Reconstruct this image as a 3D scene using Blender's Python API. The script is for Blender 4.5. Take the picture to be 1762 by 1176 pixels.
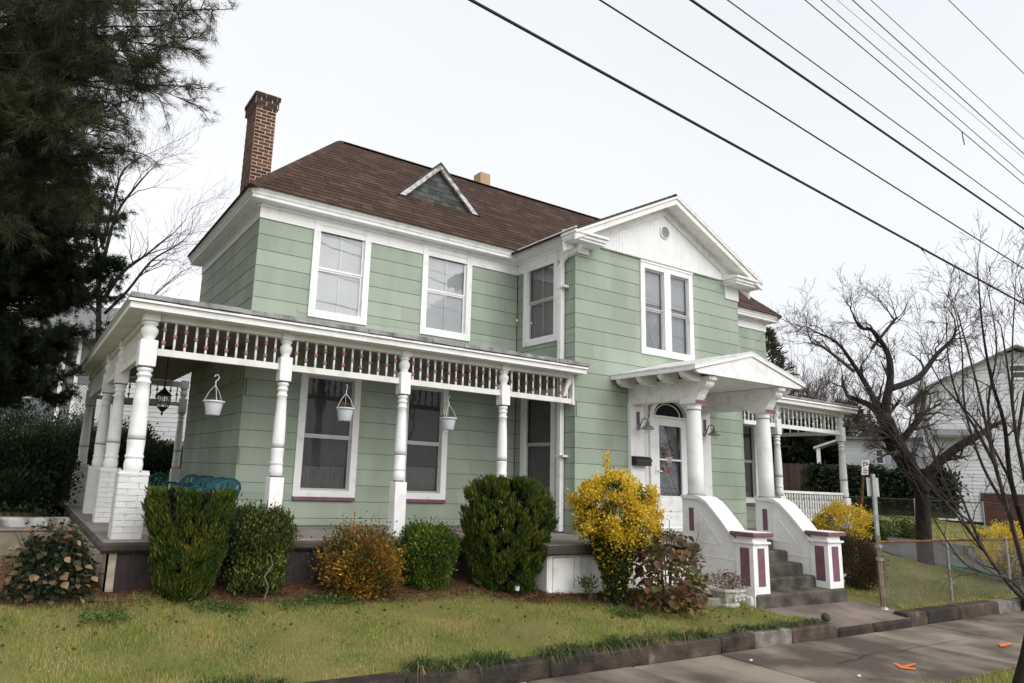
import bpy, math, random
import numpy as np
from mathutils import Vector, Matrix

for o in list(bpy.data.objects):
    bpy.data.objects.remove(o, do_unlink=True)
scene = bpy.context.scene
COL = scene.collection
rng = random.Random(7)
nrng = np.random.default_rng(11)

# ------------------------------------------------------------------ camera
PW, PH = 1762, 1176
CAM_F, CAM_YAW, CAM_PITCH, CAM_ROLL = 1179.186, 0.52934, 0.19143, 0.04364
CAM = np.array([-2.9207, -10.7101, 0.9676])
PPX, PPY = -139.79, -0.43

def cam_axes():
    cy, sy, cp, sp = math.cos(CAM_YAW), math.sin(CAM_YAW), math.cos(CAM_PITCH), math.sin(CAM_PITCH)
    f = np.array([sy * cp, cy * cp, sp]); r = np.array([cy, -sy, 0.0]); u = np.cross(r, f)
    c, s = math.cos(CAM_ROLL), math.sin(CAM_ROLL)
    return c * r + s * u, -s * r + c * u, f
AX_R, AX_U, AX_F = cam_axes()

def ray(u, v):
    """direction through photo pixel (u, v), unit length along the view axis"""
    return AX_R * ((u - PW / 2 - PPX) / CAM_F) - AX_U * ((v - PH / 2 - PPY) / CAM_F) + AX_F
def at(u, v, depth): return CAM + ray(u, v) * depth
def on_y(u, v, y): d = ray(u, v); return CAM + d * ((y - CAM[1]) / d[1])
def on_x(u, v, x): d = ray(u, v); return CAM + d * ((x - CAM[0]) / d[0])
def on_z(u, v, z): d = ray(u, v); return CAM + d * ((z - CAM[2]) / d[2])
def px_of(p):
    q = np.asarray(p, float) - CAM; w = q @ AX_F
    return PW / 2 + PPX + CAM_F * (q @ AX_R) / w, PH / 2 + PPY - CAM_F * (q @ AX_U) / w, w

cam_d = bpy.data.cameras.new('camera'); cam_o = bpy.data.objects.new('camera', cam_d); COL.objects.link(cam_o)
M = Matrix.Identity(4)
for i in range(3):
    M[i][0], M[i][1], M[i][2], M[i][3] = AX_R[i], AX_U[i], -AX_F[i], CAM[i]
cam_o.matrix_world = M
cam_d.sensor_width = 36; cam_d.lens = CAM_F * 36 / PW
cam_d.shift_x = -PPX / PW; cam_d.shift_y = PPY / PW
cam_d.clip_start = 0.05; cam_d.clip_end = 3000
scene.camera = cam_o

# ------------------------------------------------------------------ sky and light (overcast)
SUN_DIR = Vector((0.16, -0.80, 0.66)).normalized()          # towards the brightest part of the cloud
world = bpy.data.worlds.new('World'); scene.world = world; world.use_nodes = True
nt = world.node_tree; nt.nodes.clear()
sky = nt.nodes.new('ShaderNodeTexSky'); sky.sky_type = 'NISHITA'; sky.sun_disc = False
sky.sun_elevation = math.asin(SUN_DIR.z); sky.sun_rotation = math.atan2(SUN_DIR.x, SUN_DIR.y)
sky.air_density = 1.0; sky.dust_density = 4.0
hs = nt.nodes.new('ShaderNodeHueSaturation'); hs.inputs['Saturation'].default_value = 0.12
bg1 = nt.nodes.new('ShaderNodeBackground'); bg1.inputs['Strength'].default_value = 0.05
# cloud deck: an even pale grey-white, faintly mottled, a little brighter towards the sun
tc = nt.nodes.new('ShaderNodeTexCoord')
nz = nt.nodes.new('ShaderNodeTexNoise'); nz.inputs['Scale'].default_value = 1.6; nz.inputs['Detail'].default_value = 4
cr = nt.nodes.new('ShaderNodeValToRGB')
cr.color_ramp.elements[0].position = 0.25; cr.color_ramp.elements[0].color = (0.81, 0.84, 0.885, 1)
cr.color_ramp.elements[1].position = 0.65; cr.color_ramp.elements[1].color = (0.90, 0.915, 0.95, 1)
bg2 = nt.nodes.new('ShaderNodeBackground'); bg2.inputs['Strength'].default_value = 0.675
ad = nt.nodes.new('ShaderNodeAddShader'); wo = nt.nodes.new('ShaderNodeOutputWorld')
nt.links.new(sky.outputs[0], hs.inputs['Color']); nt.links.new(hs.outputs[0], bg1.inputs['Color'])
nt.links.new(tc.outputs['Generated'], nz.inputs['Vector']); nt.links.new(nz.outputs['Fac'], cr.inputs['Fac'])
nt.links.new(cr.outputs[0], bg2.inputs['Color'])
nt.links.new(bg1.outputs[0], ad.inputs[0]); nt.links.new(bg2.outputs[0], ad.inputs[1]); nt.links.new(ad.outputs[0], wo.inputs['Surface'])

sun_d = bpy.data.lights.new('sun', 'SUN'); sun_d.energy = 1.15; sun_d.angle = math.radians(60); sun_d.color = (1.0, 0.97, 0.92)
sun_o = bpy.data.objects.new('sun', sun_d); COL.objects.link(sun_o)
sun_o.rotation_euler = (-SUN_DIR).to_track_quat('-Z', 'Y').to_euler(); sun_o.location = (0, -20, 30)
scene.view_settings.view_transform = 'Standard'; scene.view_settings.look = 'None'
scene.view_settings.exposure = 0.38; scene.view_settings.gamma = 1.0; scene.view_settings.use_curve_mapping = False
scene.render.resolution_x = 1024; scene.render.resolution_y = 683
scene.cycles.transparent_max_bounces = 16

# ------------------------------------------------------------------ materials
MATS = {}
def mat(name, color, color2=None, rough=0.75, scale=3.0, bump=0.0, bscale=40.0, spec=0.3, metal=0.0, vary=0.0,
        island=False, trans=0.0, stretch=None, detail=5.0, lo=0.35, hi=0.68, color3=None, coords='Object'):
    """procedural surface: two or three albedos mixed by noise, optional per-piece variation and fine relief"""
    if name in MATS: return MATS[name]
    m = bpy.data.materials.new(name); m.use_nodes = True; t = m.node_tree; n = t.nodes; b = n['Principled BSDF']
    b.inputs['Roughness'].default_value = rough; b.inputs['Metallic'].default_value = metal
    b.inputs['Specular IOR Level'].default_value = spec
    co = n.new('ShaderNodeTexCoord'); mp = n.new('ShaderNodeMapping')
    if stretch: mp.inputs['Scale'].default_value = stretch
    if coords == 'World':
        ge = n.new('ShaderNodeNewGeometry'); t.links.new(ge.outputs['Position'], mp.inputs['Vector'])
    else:
        t.links.new(co.outputs[coords], mp.inputs['Vector'])
    c2 = color2 if color2 else tuple(x * 0.86 for x in color)
    no = n.new('ShaderNodeTexNoise'); no.inputs['Scale'].default_value = scale; no.inputs['Detail'].default_value = detail
    t.links.new(mp.outputs[0], no.inputs['Vector'])
    ra = n.new('ShaderNodeValToRGB'); e = ra.color_ramp.elements
    e[0].position = lo; e[0].color = (*c2, 1); e[1].position = hi; e[1].color = (*color, 1)
    if color3:
        x = e.new(min(0.98, hi + 0.14)); x.color = (*color3, 1)
    src = no.outputs['Fac']
    if island or vary:
        oi = n.new('ShaderNodeObjectInfo'); ge2 = n.new('ShaderNodeNewGeometry')
        a = n.new('ShaderNodeMath'); a.operation = 'ADD'
        t.links.new(oi.outputs['Random'], a.inputs[0])
        if island: t.links.new(ge2.outputs['Random Per Island'], a.inputs[1])
        else: a.inputs[1].default_value = 0
        fr = n.new('ShaderNodeMath'); fr.operation = 'FRACT'; t.links.new(a.outputs[0], fr.inputs[0])
        mr = n.new('ShaderNodeMapRange'); mr.inputs[3].default_value = -vary; mr.inputs[4].default_value = vary
        t.links.new(fr.outputs[0], mr.inputs[0])
        s = n.new('ShaderNodeMath'); s.operation = 'ADD'
        t.links.new(no.outputs['Fac'], s.inputs[0]); t.links.new(mr.outputs[0], s.inputs[1]); src = s.outputs[0]
    t.links.new(src, ra.inputs['Fac']); t.links.new(ra.outputs[0], b.inputs['Base Color'])
    if bump:
        n2 = n.new('ShaderNodeTexNoise'); n2.inputs['Scale'].default_value = bscale; n2.inputs['Detail'].default_value = 4
        t.links.new(mp.outputs[0], n2.inputs['Vector'])
        bu = n.new('ShaderNodeBump'); bu.inputs['Strength'].default_value = bump; bu.inputs['Distance'].default_value = 0.02
        t.links.new(n2.outputs['Fac'], bu.inputs['Height']); t.links.new(bu.outputs[0], b.inputs['Normal'])
    if trans:
        tr = n.new('ShaderNodeBsdfTranslucent'); mx = n.new('ShaderNodeMixShader'); mx.inputs[0].default_value = trans
        t.links.new(ra.outputs[0], tr.inputs['Color'])
        t.links.new(b.outputs[0], mx.inputs[1]); t.links.new(tr.outputs[0], mx.inputs[2])
        t.links.new(mx.outputs[0], n['Material Output'].inputs['Surface'])
    MATS[name] = m
    return m

def glass_mat(name, tint=(0.90, 0.91, 0.92), extra=0.05):
    m = bpy.data.materials.new(name); m.use_nodes = True; t = m.node_tree; n = t.nodes
    n.remove(n['Principled BSDF'])
    tr = n.new('ShaderNodeBsdfTransparent'); tr.inputs['Color'].default_value = (*tint, 1)
    gl = n.new('ShaderNodeBsdfGlossy'); gl.inputs['Roughness'].default_value = 0.03; gl.inputs['Color'].default_value = (0.9, 0.92, 0.95, 1)
    co = n.new('ShaderNodeTexCoord'); nn = n.new('ShaderNodeTexNoise'); nn.inputs['Scale'].default_value = 1.6
    bu = n.new('ShaderNodeBump'); bu.inputs['Strength'].default_value = 0.03; bu.inputs['Distance'].default_value = 0.05
    t.links.new(co.outputs['Object'], nn.inputs['Vector']); t.links.new(nn.outputs['Fac'], bu.inputs['Height']); t.links.new(bu.outputs[0], gl.inputs['Normal'])
    fr = n.new('ShaderNodeLayerWeight'); fr.inputs['Blend'].default_value = 0.5      # same from both sides of the pane
    pw = n.new('ShaderNodeMath'); pw.operation = 'POWER'; pw.inputs[1].default_value = 5.0; t.links.new(fr.outputs['Facing'], pw.inputs[0])
    a = n.new('ShaderNodeMath'); a.operation = 'ADD'; a.inputs[1].default_value = 0.05 + extra; t.links.new(pw.outputs[0], a.inputs[0])
    mx = n.new('ShaderNodeMixShader'); t.links.new(a.outputs[0], mx.inputs[0])
    t.links.new(tr.outputs[0], mx.inputs[1]); t.links.new(gl.outputs[0], mx.inputs[2]); t.links.new(mx.outputs[0], n['Material Output'].inputs['Surface'])
    MATS[name] = m
    return m

SIDING = mat('siding_green', (0.375, 0.432, 0.350), (0.285, 0.338, 0.27), rough=0.7, scale=1.6, vary=0.14, island=True, bump=0.25, bscale=60, stretch=(1, 1, 0.35), coords='World')
SHEATH = mat('wall_backing', (0.07, 0.09, 0.065), rough=0.9)  # dark tone shows between siding courses as painted lap shadow
WHITE = mat('white_paint', (0.87, 0.87, 0.865), (0.70, 0.69, 0.66), rough=0.55, scale=4.5, lo=0.24, hi=0.47, detail=8, bump=0.15, bscale=35)
WHITE_OLD = mat('weathered_white_paint', (0.85, 0.845, 0.83), (0.68, 0.655, 0.61), rough=0.65, scale=7.0, lo=0.28, hi=0.5, bump=0.3, bscale=50)
CREAM = mat('off_white_wood', (0.80, 0.79, 0.76), (0.64, 0.62, 0.58), rough=0.6, scale=4.0, lo=0.25, hi=0.5, bump=0.2)
PURPLE = mat('mauve_paint', (0.215, 0.105, 0.135), (0.17, 0.08, 0.105), rough=0.6, scale=9)
PURPLE_L = mat('mauve_bead_paint', (0.42, 0.20, 0.22), (0.34, 0.15, 0.17), rough=0.55, scale=20)
GREEN_RING = mat('green_ring_paint', (0.25, 0.30, 0.22), rough=0.6)
ROOF_SH = mat('roof_shingle', (0.082, 0.053, 0.042), (0.058, 0.039, 0.032), rough=0.92, scale=22, vary=0.30, island=True, bump=0.6, bscale=120, color3=(0.110, 0.068, 0.051), lo=0.2, hi=0.62, coords='World', spec=0.1)
ROOF_EDGE = mat('roof_felt', (0.10, 0.095, 0.09), (0.04, 0.038, 0.036), rough=0.95, scale=14)
TIN = mat('weathered_porch_roofing', (0.36, 0.36, 0.355), (0.15, 0.145, 0.14), rough=0.85, scale=5, lo=0.30, hi=0.62, bump=0.4)
BRICK = mat('red_brick', (0.155, 0.055, 0.040), (0.075, 0.032, 0.027), rough=0.9, scale=18, vary=0.28, island=True, bump=0.5, bscale=90, color3=(0.21, 0.085, 0.055))
MORTAR = mat('mortar', (0.62, 0.53, 0.41), (0.46, 0.39, 0.30), rough=0.95, scale=20)
WBRICK = mat('white_painted_brick', (0.84, 0.84, 0.835), (0.72, 0.72, 0.72), rough=0.7, scale=14, vary=0.15, bump=0.5, bscale=60)
CONC_DK = mat('dark_damp_concrete', (0.115, 0.10, 0.085), (0.045, 0.04, 0.035), rough=0.9, scale=2.6, bump=0.6, bscale=60)
CONC_STEP = mat('mossy_step_concrete', (0.135, 0.115, 0.095), (0.04, 0.037, 0.03), rough=0.9, scale=3.5, bump=0.6, bscale=45, detail=8)
CONC_FLOOR = mat('porch_floor_concrete', (0.30, 0.27, 0.235), (0.20, 0.175, 0.15), rough=0.85, scale=2.5, bump=0.3)
CONC_WALK = mat('sidewalk_concrete', (0.28, 0.232, 0.185), (0.088, 0.071, 0.055), rough=0.88, scale=1.3, bump=0.35, bscale=70, lo=0.38, hi=0.66, detail=7, vary=0.1, coords='World')
CONC_NEW = mat('pale_new_concrete', (0.60, 0.59, 0.57), (0.48, 0.47, 0.45), rough=0.85, scale=3, bump=0.2)
KERB = mat('stained_kerb_stone', (0.095, 0.068, 0.05), (0.028, 0.022, 0.018), rough=0.9, scale=4, bump=0.8, bscale=30, detail=8, vary=0.18, color3=(0.20, 0.16, 0.125))
KERB_L = mat('pale_kerb_stone', (0.27, 0.25, 0.22), (0.13, 0.115, 0.10), rough=0.9, scale=6, bump=0.5)
STUCCO_DK = mat('dark_stucco', (0.085, 0.072, 0.07), (0.055, 0.045, 0.044), rough=0.95, scale=5, bump=0.9, bscale=90, stretch=(3, 3, 0.5))
STUCCO_W = mat('white_painted_foundation', (0.85, 0.845, 0.825), (0.70, 0.665, 0.61), rough=0.75, scale=3.2, bump=0.4, bscale=25, lo=0.27, hi=0.5)
STUCCO_C = mat('cream_flaking_paint', (0.60, 0.55, 0.44), (0.33, 0.28, 0.21), rough=0.85, scale=6, bump=0.5)
LAWN = mat('lawn_soil', (0.21, 0.18, 0.06), (0.12, 0.12, 0.032), rough=0.95, scale=1.1, bump=0.8, bscale=50, detail=8, color3=(0.30, 0.24, 0.12))
BLADE = mat('grass_blades', (0.315, 0.345, 0.085), (0.185, 0.245, 0.05), rough=0.8, scale=1.5, vary=0.17, island=True, color3=(0.45, 0.36, 0.15), trans=0.25, coords='World', lo=0.32, hi=0.54, detail=7)
GLASS = glass_mat('window_glass')
GLASS_DK = glass_mat('door_glass', (0.70, 0.73, 0.74), 0.05)
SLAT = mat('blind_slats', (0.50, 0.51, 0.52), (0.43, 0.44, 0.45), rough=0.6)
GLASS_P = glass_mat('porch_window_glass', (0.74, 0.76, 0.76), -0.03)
SLAT_SHADE = mat('dim_blind', (0.13, 0.13, 0.132), (0.095, 0.095, 0.097), rough=0.7)  # blind colour darkened to hold the shade under the porch
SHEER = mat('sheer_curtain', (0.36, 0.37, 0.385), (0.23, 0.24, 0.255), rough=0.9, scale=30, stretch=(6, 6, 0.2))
CEIL = mat('porch_ceiling_paint', (0.26, 0.24, 0.21), (0.18, 0.165, 0.145), rough=0.7, scale=6)  # cream darkened in colour for the dim light under the porch
COAT = mat('white_roof_coating', (0.72, 0.72, 0.71), (0.40, 0.39, 0.37), rough=0.7, scale=6, lo=0.30, hi=0.5, bump=0.3)
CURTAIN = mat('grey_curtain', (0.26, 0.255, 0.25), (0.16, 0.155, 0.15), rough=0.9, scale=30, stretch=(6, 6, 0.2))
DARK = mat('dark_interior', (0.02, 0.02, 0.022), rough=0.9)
SCREEN = mat('aluminium_sash', (0.52, 0.52, 0.51), (0.42, 0.42, 0.41), rough=0.45, metal=0.3)
BLACK = mat('black_metal', (0.015, 0.015, 0.016), rough=0.45, spec=0.5)
STEEL = mat('galvanised_steel', (0.42, 0.43, 0.43), (0.28, 0.28, 0.28), rough=0.4, metal=0.7, scale=12)
RUST = mat('rusty_steel', (0.23, 0.105, 0.045), (0.11, 0.055, 0.03), rough=0.85, metal=0.2, scale=12, color3=(0.36, 0.27, 0.16))
PLASTIC_W = mat('white_plastic', (0.70, 0.72, 0.76), (0.60, 0.62, 0.66), rough=0.35, spec=0.5)
TEAL = mat('teal_plastic', (0.008, 0.105, 0.135), (0.006, 0.08, 0.105), rough=0.4, spec=0.5)
SLATE = mat('dormer_slate', (0.10, 0.105, 0.10), (0.05, 0.052, 0.055), rough=0.85, scale=6, vary=0.25)
BARK = mat('dark_bark', (0.040, 0.031, 0.026), (0.014, 0.012, 0.010), rough=0.95, scale=7, bump=1.0, bscale=22, stretch=(1, 1, 0.25), detail=8)
TWIG = mat('twig_bark', (0.085, 0.066, 0.056), (0.038, 0.030, 0.026), rough=0.9, scale=5)
TWIG_P = mat('pale_twig_bark', (0.26, 0.21, 0.165), (0.13, 0.10, 0.08), rough=0.9, scale=5)
MULCH = mat('pine_straw', (0.165, 0.078, 0.042), (0.08, 0.037, 0.022), rough=0.95, scale=8, vary=0.2, island=True, bump=0.8)
ORANGE = mat('orange_marking_paint', (0.80, 0.19, 0.03), (0.70, 0.15, 0.03), rough=0.7, scale=20)
STRAW = mat('dry_stalks', (0.19, 0.12, 0.065), (0.09, 0.055, 0.035), rough=0.9, vary=0.2, island=True)
def leaf_mat(name, c1, c2, c3=None, vary=0.28, trans=0.3, rough=0.55, scale=3.0):
    return mat(name, c1, c2, rough=rough, scale=scale, vary=vary, island=True, trans=trans, color3=c3, coords='World', spec=0.25)
L_CEDAR = leaf_mat('arborvitae_leaf', (0.105, 0.135, 0.020), (0.036, 0.070, 0.012), (0.24, 0.18, 0.035))
L_BOX = leaf_mat('boxwood_leaf', (0.085, 0.105, 0.028), (0.036, 0.052, 0.015), (0.26, 0.30, 0.06))
L_BOX2 = leaf_mat('bright_boxwood_leaf', (0.12, 0.175, 0.026), (0.05, 0.085, 0.015), (0.30, 0.37, 0.06))
L_ORANGE = leaf_mat('orange_leaf', (0.34, 0.155, 0.03), (0.12, 0.10, 0.03), (0.58, 0.31, 0.04))
L_YELLOW = leaf_mat('yellow_euonymus_leaf', (0.82, 0.60, 0.06), (0.62, 0.44, 0.035), (0.88, 0.74, 0.20), vary=0.2)
L_EUON = leaf_mat('green_euonymus_leaf', (0.055, 0.085, 0.02), (0.02, 0.04, 0.012), (0.22, 0.22, 0.03))
L_HYD = leaf_mat('hydrangea_leaf', (0.24, 0.12, 0.06), (0.14, 0.15, 0.04), (0.36, 0.18, 0.11), vary=0.35)
L_BROWN = leaf_mat('brown_leaf', (0.20, 0.115, 0.06), (0.09, 0.05, 0.03), (0.32, 0.20, 0.11))
L_REDBR = leaf_mat('bronze_leaf', (0.085, 0.05, 0.03), (0.05, 0.045, 0.02), (0.13, 0.08, 0.04))
L_IVY = leaf_mat('ivy_leaf', (0.035, 0.055, 0.024), (0.014, 0.026, 0.012), (0.10, 0.12, 0.06))
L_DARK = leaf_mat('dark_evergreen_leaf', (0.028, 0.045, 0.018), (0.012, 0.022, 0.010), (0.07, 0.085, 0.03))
L_PINE = leaf_mat('pine_needle', (0.062, 0.074, 0.030), (0.026, 0.036, 0.018), (0.13, 0.13, 0.055), trans=0.25)
L_TUFT = leaf_mat('lilyturf_leaf', (0.09, 0.135, 0.045), (0.035, 0.065, 0.022), (0.30, 0.23, 0.10), vary=.36)

# ------------------------------------------------------------------ mesh helpers
class MB:
    def __init__(s): s.v = []; s.f = []
    def add(s, vs, fs):
        k = len(s.v); s.v += [tuple(p) for p in vs]; s.f += [tuple(i + k for i in f) for f in fs]; return s
    def box(s, x0, x1, y0, y1, z0, z1):
        return s.add([(x0, y0, z0), (x1, y0, z0), (x1, y1, z0), (x0, y1, z0), (x0, y0, z1), (x1, y0, z1), (x1, y1, z1), (x0, y1, z1)],
                     [(0, 3, 2, 1), (4, 5, 6, 7), (0, 1, 5, 4), (1, 2, 6, 5), (2, 3, 7, 6), (3, 0, 4, 7)])
    def cbox(s, x0, x1, y0, y1, z0, z1, c=0.01):
        """box with chamfered vertical and horizontal edges (24 corners)"""
        X, Y, Z = (x0, x1), (y0, y1), (z0, z1); vs = []; idx = {}
        for i in (0, 1):
            for j in (0, 1):
                for k in (0, 1):
                    sx, sy, sz = (1 - 2 * i) * c, (1 - 2 * j) * c, (1 - 2 * k) * c
                    for a, d in enumerate(((0, sy, sz), (sx, 0, sz), (sx, sy, 0))):
                        idx[i, j, k, a] = len(vs); vs.append((X[i] + d[0], Y[j] + d[1], Z[k] + d[2]))
        fs = []
        for i in (0, 1):
            q = [idx[i, 0, 0, 0], idx[i, 1, 0, 0], idx[i, 1, 1, 0], idx[i, 0, 1, 0]]; fs.append(q if i else q[::-1])
            q = [idx[0, i, 0, 1], idx[0, i, 1, 1], idx[1, i, 1, 1], idx[1, i, 0, 1]]; fs.append(q if i else q[::-1])
            q = [idx[0, 0, i, 2], idx[1, 0, i, 2], idx[1, 1, i, 2], idx[0, 1, i, 2]]; fs.append(q if i else q[::-1])
        for i in (0, 1):
            for j in (0, 1):
                fs.append([idx[i, j, 0, 0], idx[i, j, 1, 0], idx[i, j, 1, 1], idx[i, j, 0, 1]])
                fs.append([idx[i, 0, j, 0], idx[i, 1, j, 0], idx[i, 1, j, 2], idx[i, 0, j, 2]])
                fs.append([idx[0, i, j, 1], idx[1, i, j, 1], idx[1, i, j, 2], idx[0, i, j, 2]])
                for k in (0, 1): fs.append([idx[i, j, k, a] for a in (0, 1, 2)])
        return s.add(vs, fs)
    def lathe(s, prof, n=12, cx=0, cy=0, cz=0, caps=True):
        k = len(prof); vs = []
        for r, z in prof:
            for i in range(n):
                a = 2 * math.pi * i / n; vs.append((cx + r * math.cos(a), cy + r * math.sin(a), cz + z))
        fs = [(j * n + i, j * n + (i + 1) % n, (j + 1) * n + (i + 1) % n, (j + 1) * n + i) for j in range(k - 1) for i in range(n)]
        if caps: fs += [tuple(range(n - 1, -1, -1)), tuple((k - 1) * n + i for i in range(n))]
        return s.add(vs, fs)
    def tube(s, pts, rad, n=6, caps=True):
        pts = [Vector(p) for p in pts]; m = len(pts)
        if not hasattr(rad, '__len__'): rad = [rad] * m
        vs = []; up = None
        for i, p in enumerate(pts):
            d = (pts[min(i + 1, m - 1)] - pts[max(i - 1, 0)])
            d = d.normalized() if d.length > 1e-9 else Vector((0, 0, 1))
            if up is None: up = d.orthogonal().normalized()
            up = (up - d * up.dot(d)); up = up.normalized() if up.length > 1e-6 else d.orthogonal().normalized()
            w = d.cross(up)
            for k in range(n):
                a = 2 * math.pi * k / n; vs.append(p + (up * math.cos(a) + w * math.sin(a)) * rad[i])
        fs = [(j * n + k, j * n + (k + 1) % n, (j + 1) * n + (k + 1) % n, (j + 1) * n + k) for j in range(m - 1) for k in range(n)]
        if caps: fs += [tuple(range(n - 1, -1, -1)), tuple((m - 1) * n + k for k in range(n))]
        return s.add(vs, fs)
    def prism(s, poly, fn, t0, t1):
        """poly: list of 2-D points; fn(a, b, t) -> xyz"""
        n = len(poly); vs = [fn(a, b, t0) for a, b in poly] + [fn(a, b, t1) for a, b in poly]
        fs = [tuple(range(n)), tuple(range(2 * n - 1, n - 1, -1))] + [(i, n + i, n + (i + 1) % n, (i + 1) % n) for i in range(n)]
        return s.add(vs, fs)
    def frame(s, o, u, v, n, w, h, t):
        """flat plate with origin o, edges u*w, v*h, thickness t along n"""
        o, u, v, n = Vector(o), Vector(u), Vector(v), Vector(n)
        p = [o, o + u * w, o + u * w + v * h, o + v * h]
        return s.add(p + [q + n * t for q in p], [(0, 3, 2, 1), (4, 5, 6, 7), (0, 1, 5, 4), (1, 2, 6, 5), (2, 3, 7, 6), (3, 0, 4, 7)])
    def mesh(s, name):
        me = bpy.data.meshes.new(name); me.from_pydata(s.v, [], s.f); me.update()
        return me

def fix_normals(me):
    import bmesh
    bm = bmesh.new(); bm.from_mesh(me); bmesh.ops.recalc_face_normals(bm, faces=bm.faces); bm.to_mesh(me); bm.free()

def link(name, me, material, parent=None, loc=(0, 0, 0), rot=None, smooth=False):
    o = bpy.data.objects.new(name, me); COL.objects.link(o); o.location = loc
    if rot: o.rotation_euler = rot
    if material and not me.materials: me.materials.append(material)
    if parent: o.parent = parent
    if smooth and len(me.polygons):
        me.polygons.foreach_set('use_smooth', [True] * len(me.polygons))
    return o

def part(name, mb, material, parent=None, loc=(0, 0, 0), smooth=False, rot=None, fix=True, kind=None, label=None):
    me = mb.mesh(name)
    if fix: fix_normals(me)
    o = link(name, me, material, parent, loc, rot, smooth)
    if kind: o['kind'] = kind
    if label: o['label'] = label
    return o

def thing(name, label, cat, loc=(0, 0, 0), rotz=0.0, group=None):
    o = bpy.data.objects.new(name, None); COL.objects.link(o); o.location = loc; o.rotation_euler = (0, 0, rotz)
    o.empty_display_size = 0.2; o['label'] = label; o['category'] = cat
    if group: o['group'] = group
    return o
def tag(o, label, cat, group=None):
    o['label'] = label; o['category'] = cat
    if group: o['group'] = group
    return o
def structure(o): o['kind'] = 'structure'; return o
def copy_tree(o, parent=None):
    c = o.copy(); COL.objects.link(c); c.parent = parent
    for ch in list(o.children): copy_tree(ch, c)
    return c
def np_mesh(name, verts, faces, nper):
    """mesh from numpy arrays; nper vertices per face"""
    me = bpy.data.meshes.new(name); nv, nf = len(verts), len(faces)
    me.vertices.add(nv); me.vertices.foreach_set('co', np.asarray(verts, np.float32).ravel())
    me.loops.add(nf * nper); me.loops.foreach_set('vertex_index', np.asarray(faces, np.int32).ravel())
    me.polygons.add(nf); me.polygons.foreach_set('loop_start', np.arange(0, nf * nper, nper, dtype=np.int32))
    me.polygons.foreach_set('loop_total', np.full(nf, nper, np.int32)); me.update(); me.validate()
    return me

def rect_sub(rects, hole):
    """axis-aligned rectangles (a0, a1, b0, b1) minus one hole"""
    out = []
    h0, h1, k0, k1 = hole
    for a0, a1, b0, b1 in rects:
        if h0 >= a1 or h1 <= a0 or k0 >= b1 or k1 <= b0: out.append((a0, a1, b0, b1)); continue
        if k0 > b0: out.append((a0, a1, b0, k0))
        if k1 < b1: out.append((a0, a1, k1, b1))
        lo, hi = max(b0, k0), min(b1, k1)
        if h0 > a0: out.append((a0, h0, lo, hi))
        if h1 < a1: out.append((h1, a1, lo, hi))
    return [r for r in out if r[1] - r[0] > 0.004 and r[3] - r[2] > 0.004]

def unit_piece(name, t_lo, t_hi):
    """unit plate 1 x 1 lying in local XY, thickness t_lo along +Z at y=0 and t_hi at y=1 (a lapped shingle)"""
    vs = [(0, 0, 0), (1, 0, 0), (1, 1, 0), (0, 1, 0), (0, 0, t_lo), (1, 0, t_lo), (1, 1, t_hi), (0, 1, t_hi)]
    return MB().add(vs, [(0, 3, 2, 1), (4, 5, 6, 7), (0, 1, 5, 4), (1, 2, 6, 5), (2, 3, 7, 6), (3, 0, 4, 7)])

def lay_pieces(name, rest_name, items, unit, material, limit=300):
    """items: (parent, origin, u, v, n, w, h). The ones that show largest become objects, the rest one joined mesh per parent."""
    def score(it):
        p = Vector(it[1]) + Vector(it[2]) * it[5] * 0.5 + Vector(it[3]) * it[6] * 0.5
        x, y, d = px_of(p)
        if d <= 0.3: return -1
        toc = Vector(CAM) - p
        a = it[5] * it[6] * max(0, toc.normalized().dot(Vector(it[4]))) / (d * d)
        if not (-30 < x < PW + 30 and -30 < y < PH + 30): a *= 0.01
        return a
    items = sorted(items, key=score, reverse=True)
    me = unit.mesh(name); me.materials.append(material); rest = {}
    for i, (par, o, u, v, n, w, h) in enumerate(items):
        o, u, v, n = Vector(o), Vector(u), Vector(v), Vector(n)
        if i < limit:
            ob = bpy.data.objects.new(name, me); COL.objects.link(ob); ob.parent = par
            m = Matrix.Identity(4)
            for k in range(3): m[k][0], m[k][1], m[k][2], m[k][3] = u[k] * w, v[k] * h, n[k], o[k]
            ob.matrix_local = m
        else:
            mb = rest.setdefault(par, MB())
            mb.add([o + u * (w * x) + v * (h * y) + n * z for x, y, z in unit.v], unit.f)
    for par, mb in rest.items():
        q = part(rest_name, mb, material, par, fix=False); q['kind'] = 'stuff'

# ------------------------------------------------------------------ foliage helpers
def leaf_arrays(P, D, L, Wd, fold=0.15, spin=None):
    """rhombic leaves with a folded midrib: base P, direction D, lengths L, widths Wd"""
    n = len(P); D = D / np.linalg.norm(D, axis=1, keepdims=True)
    R = nrng.normal(size=(n, 3)) if spin is None else spin
    S = np.cross(D, R); S /= np.linalg.norm(S, axis=1, keepdims=True) + 1e-9
    N = np.cross(S, D); L = np.broadcast_to(L, n)[:, None]; Wd = np.broadcast_to(Wd, n)[:, None]
    mid = P + D * L * 0.45
    V = np.stack([P, mid + S * Wd / 2 + N * Wd * fold, P + D * L, mid - S * Wd / 2 + N * Wd * fold], 1).reshape(-1, 3)
    F = np.arange(n * 4).reshape(-1, 4)
    return V, F
def leaf_part(name, P, D, L, Wd, material, parent, fold=0.15, kind=None):
    V, F = leaf_arrays(P, D, L, Wd, fold); me = np_mesh(name, V, F, 4)
    o = link(name, me, material, parent)
    if kind: o['kind'] = kind
    return o
def rand_dirs(n):
    d = nrng.normal(size=(n, 3)); return d / np.linalg.norm(d, axis=1, keepdims=True)

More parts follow.
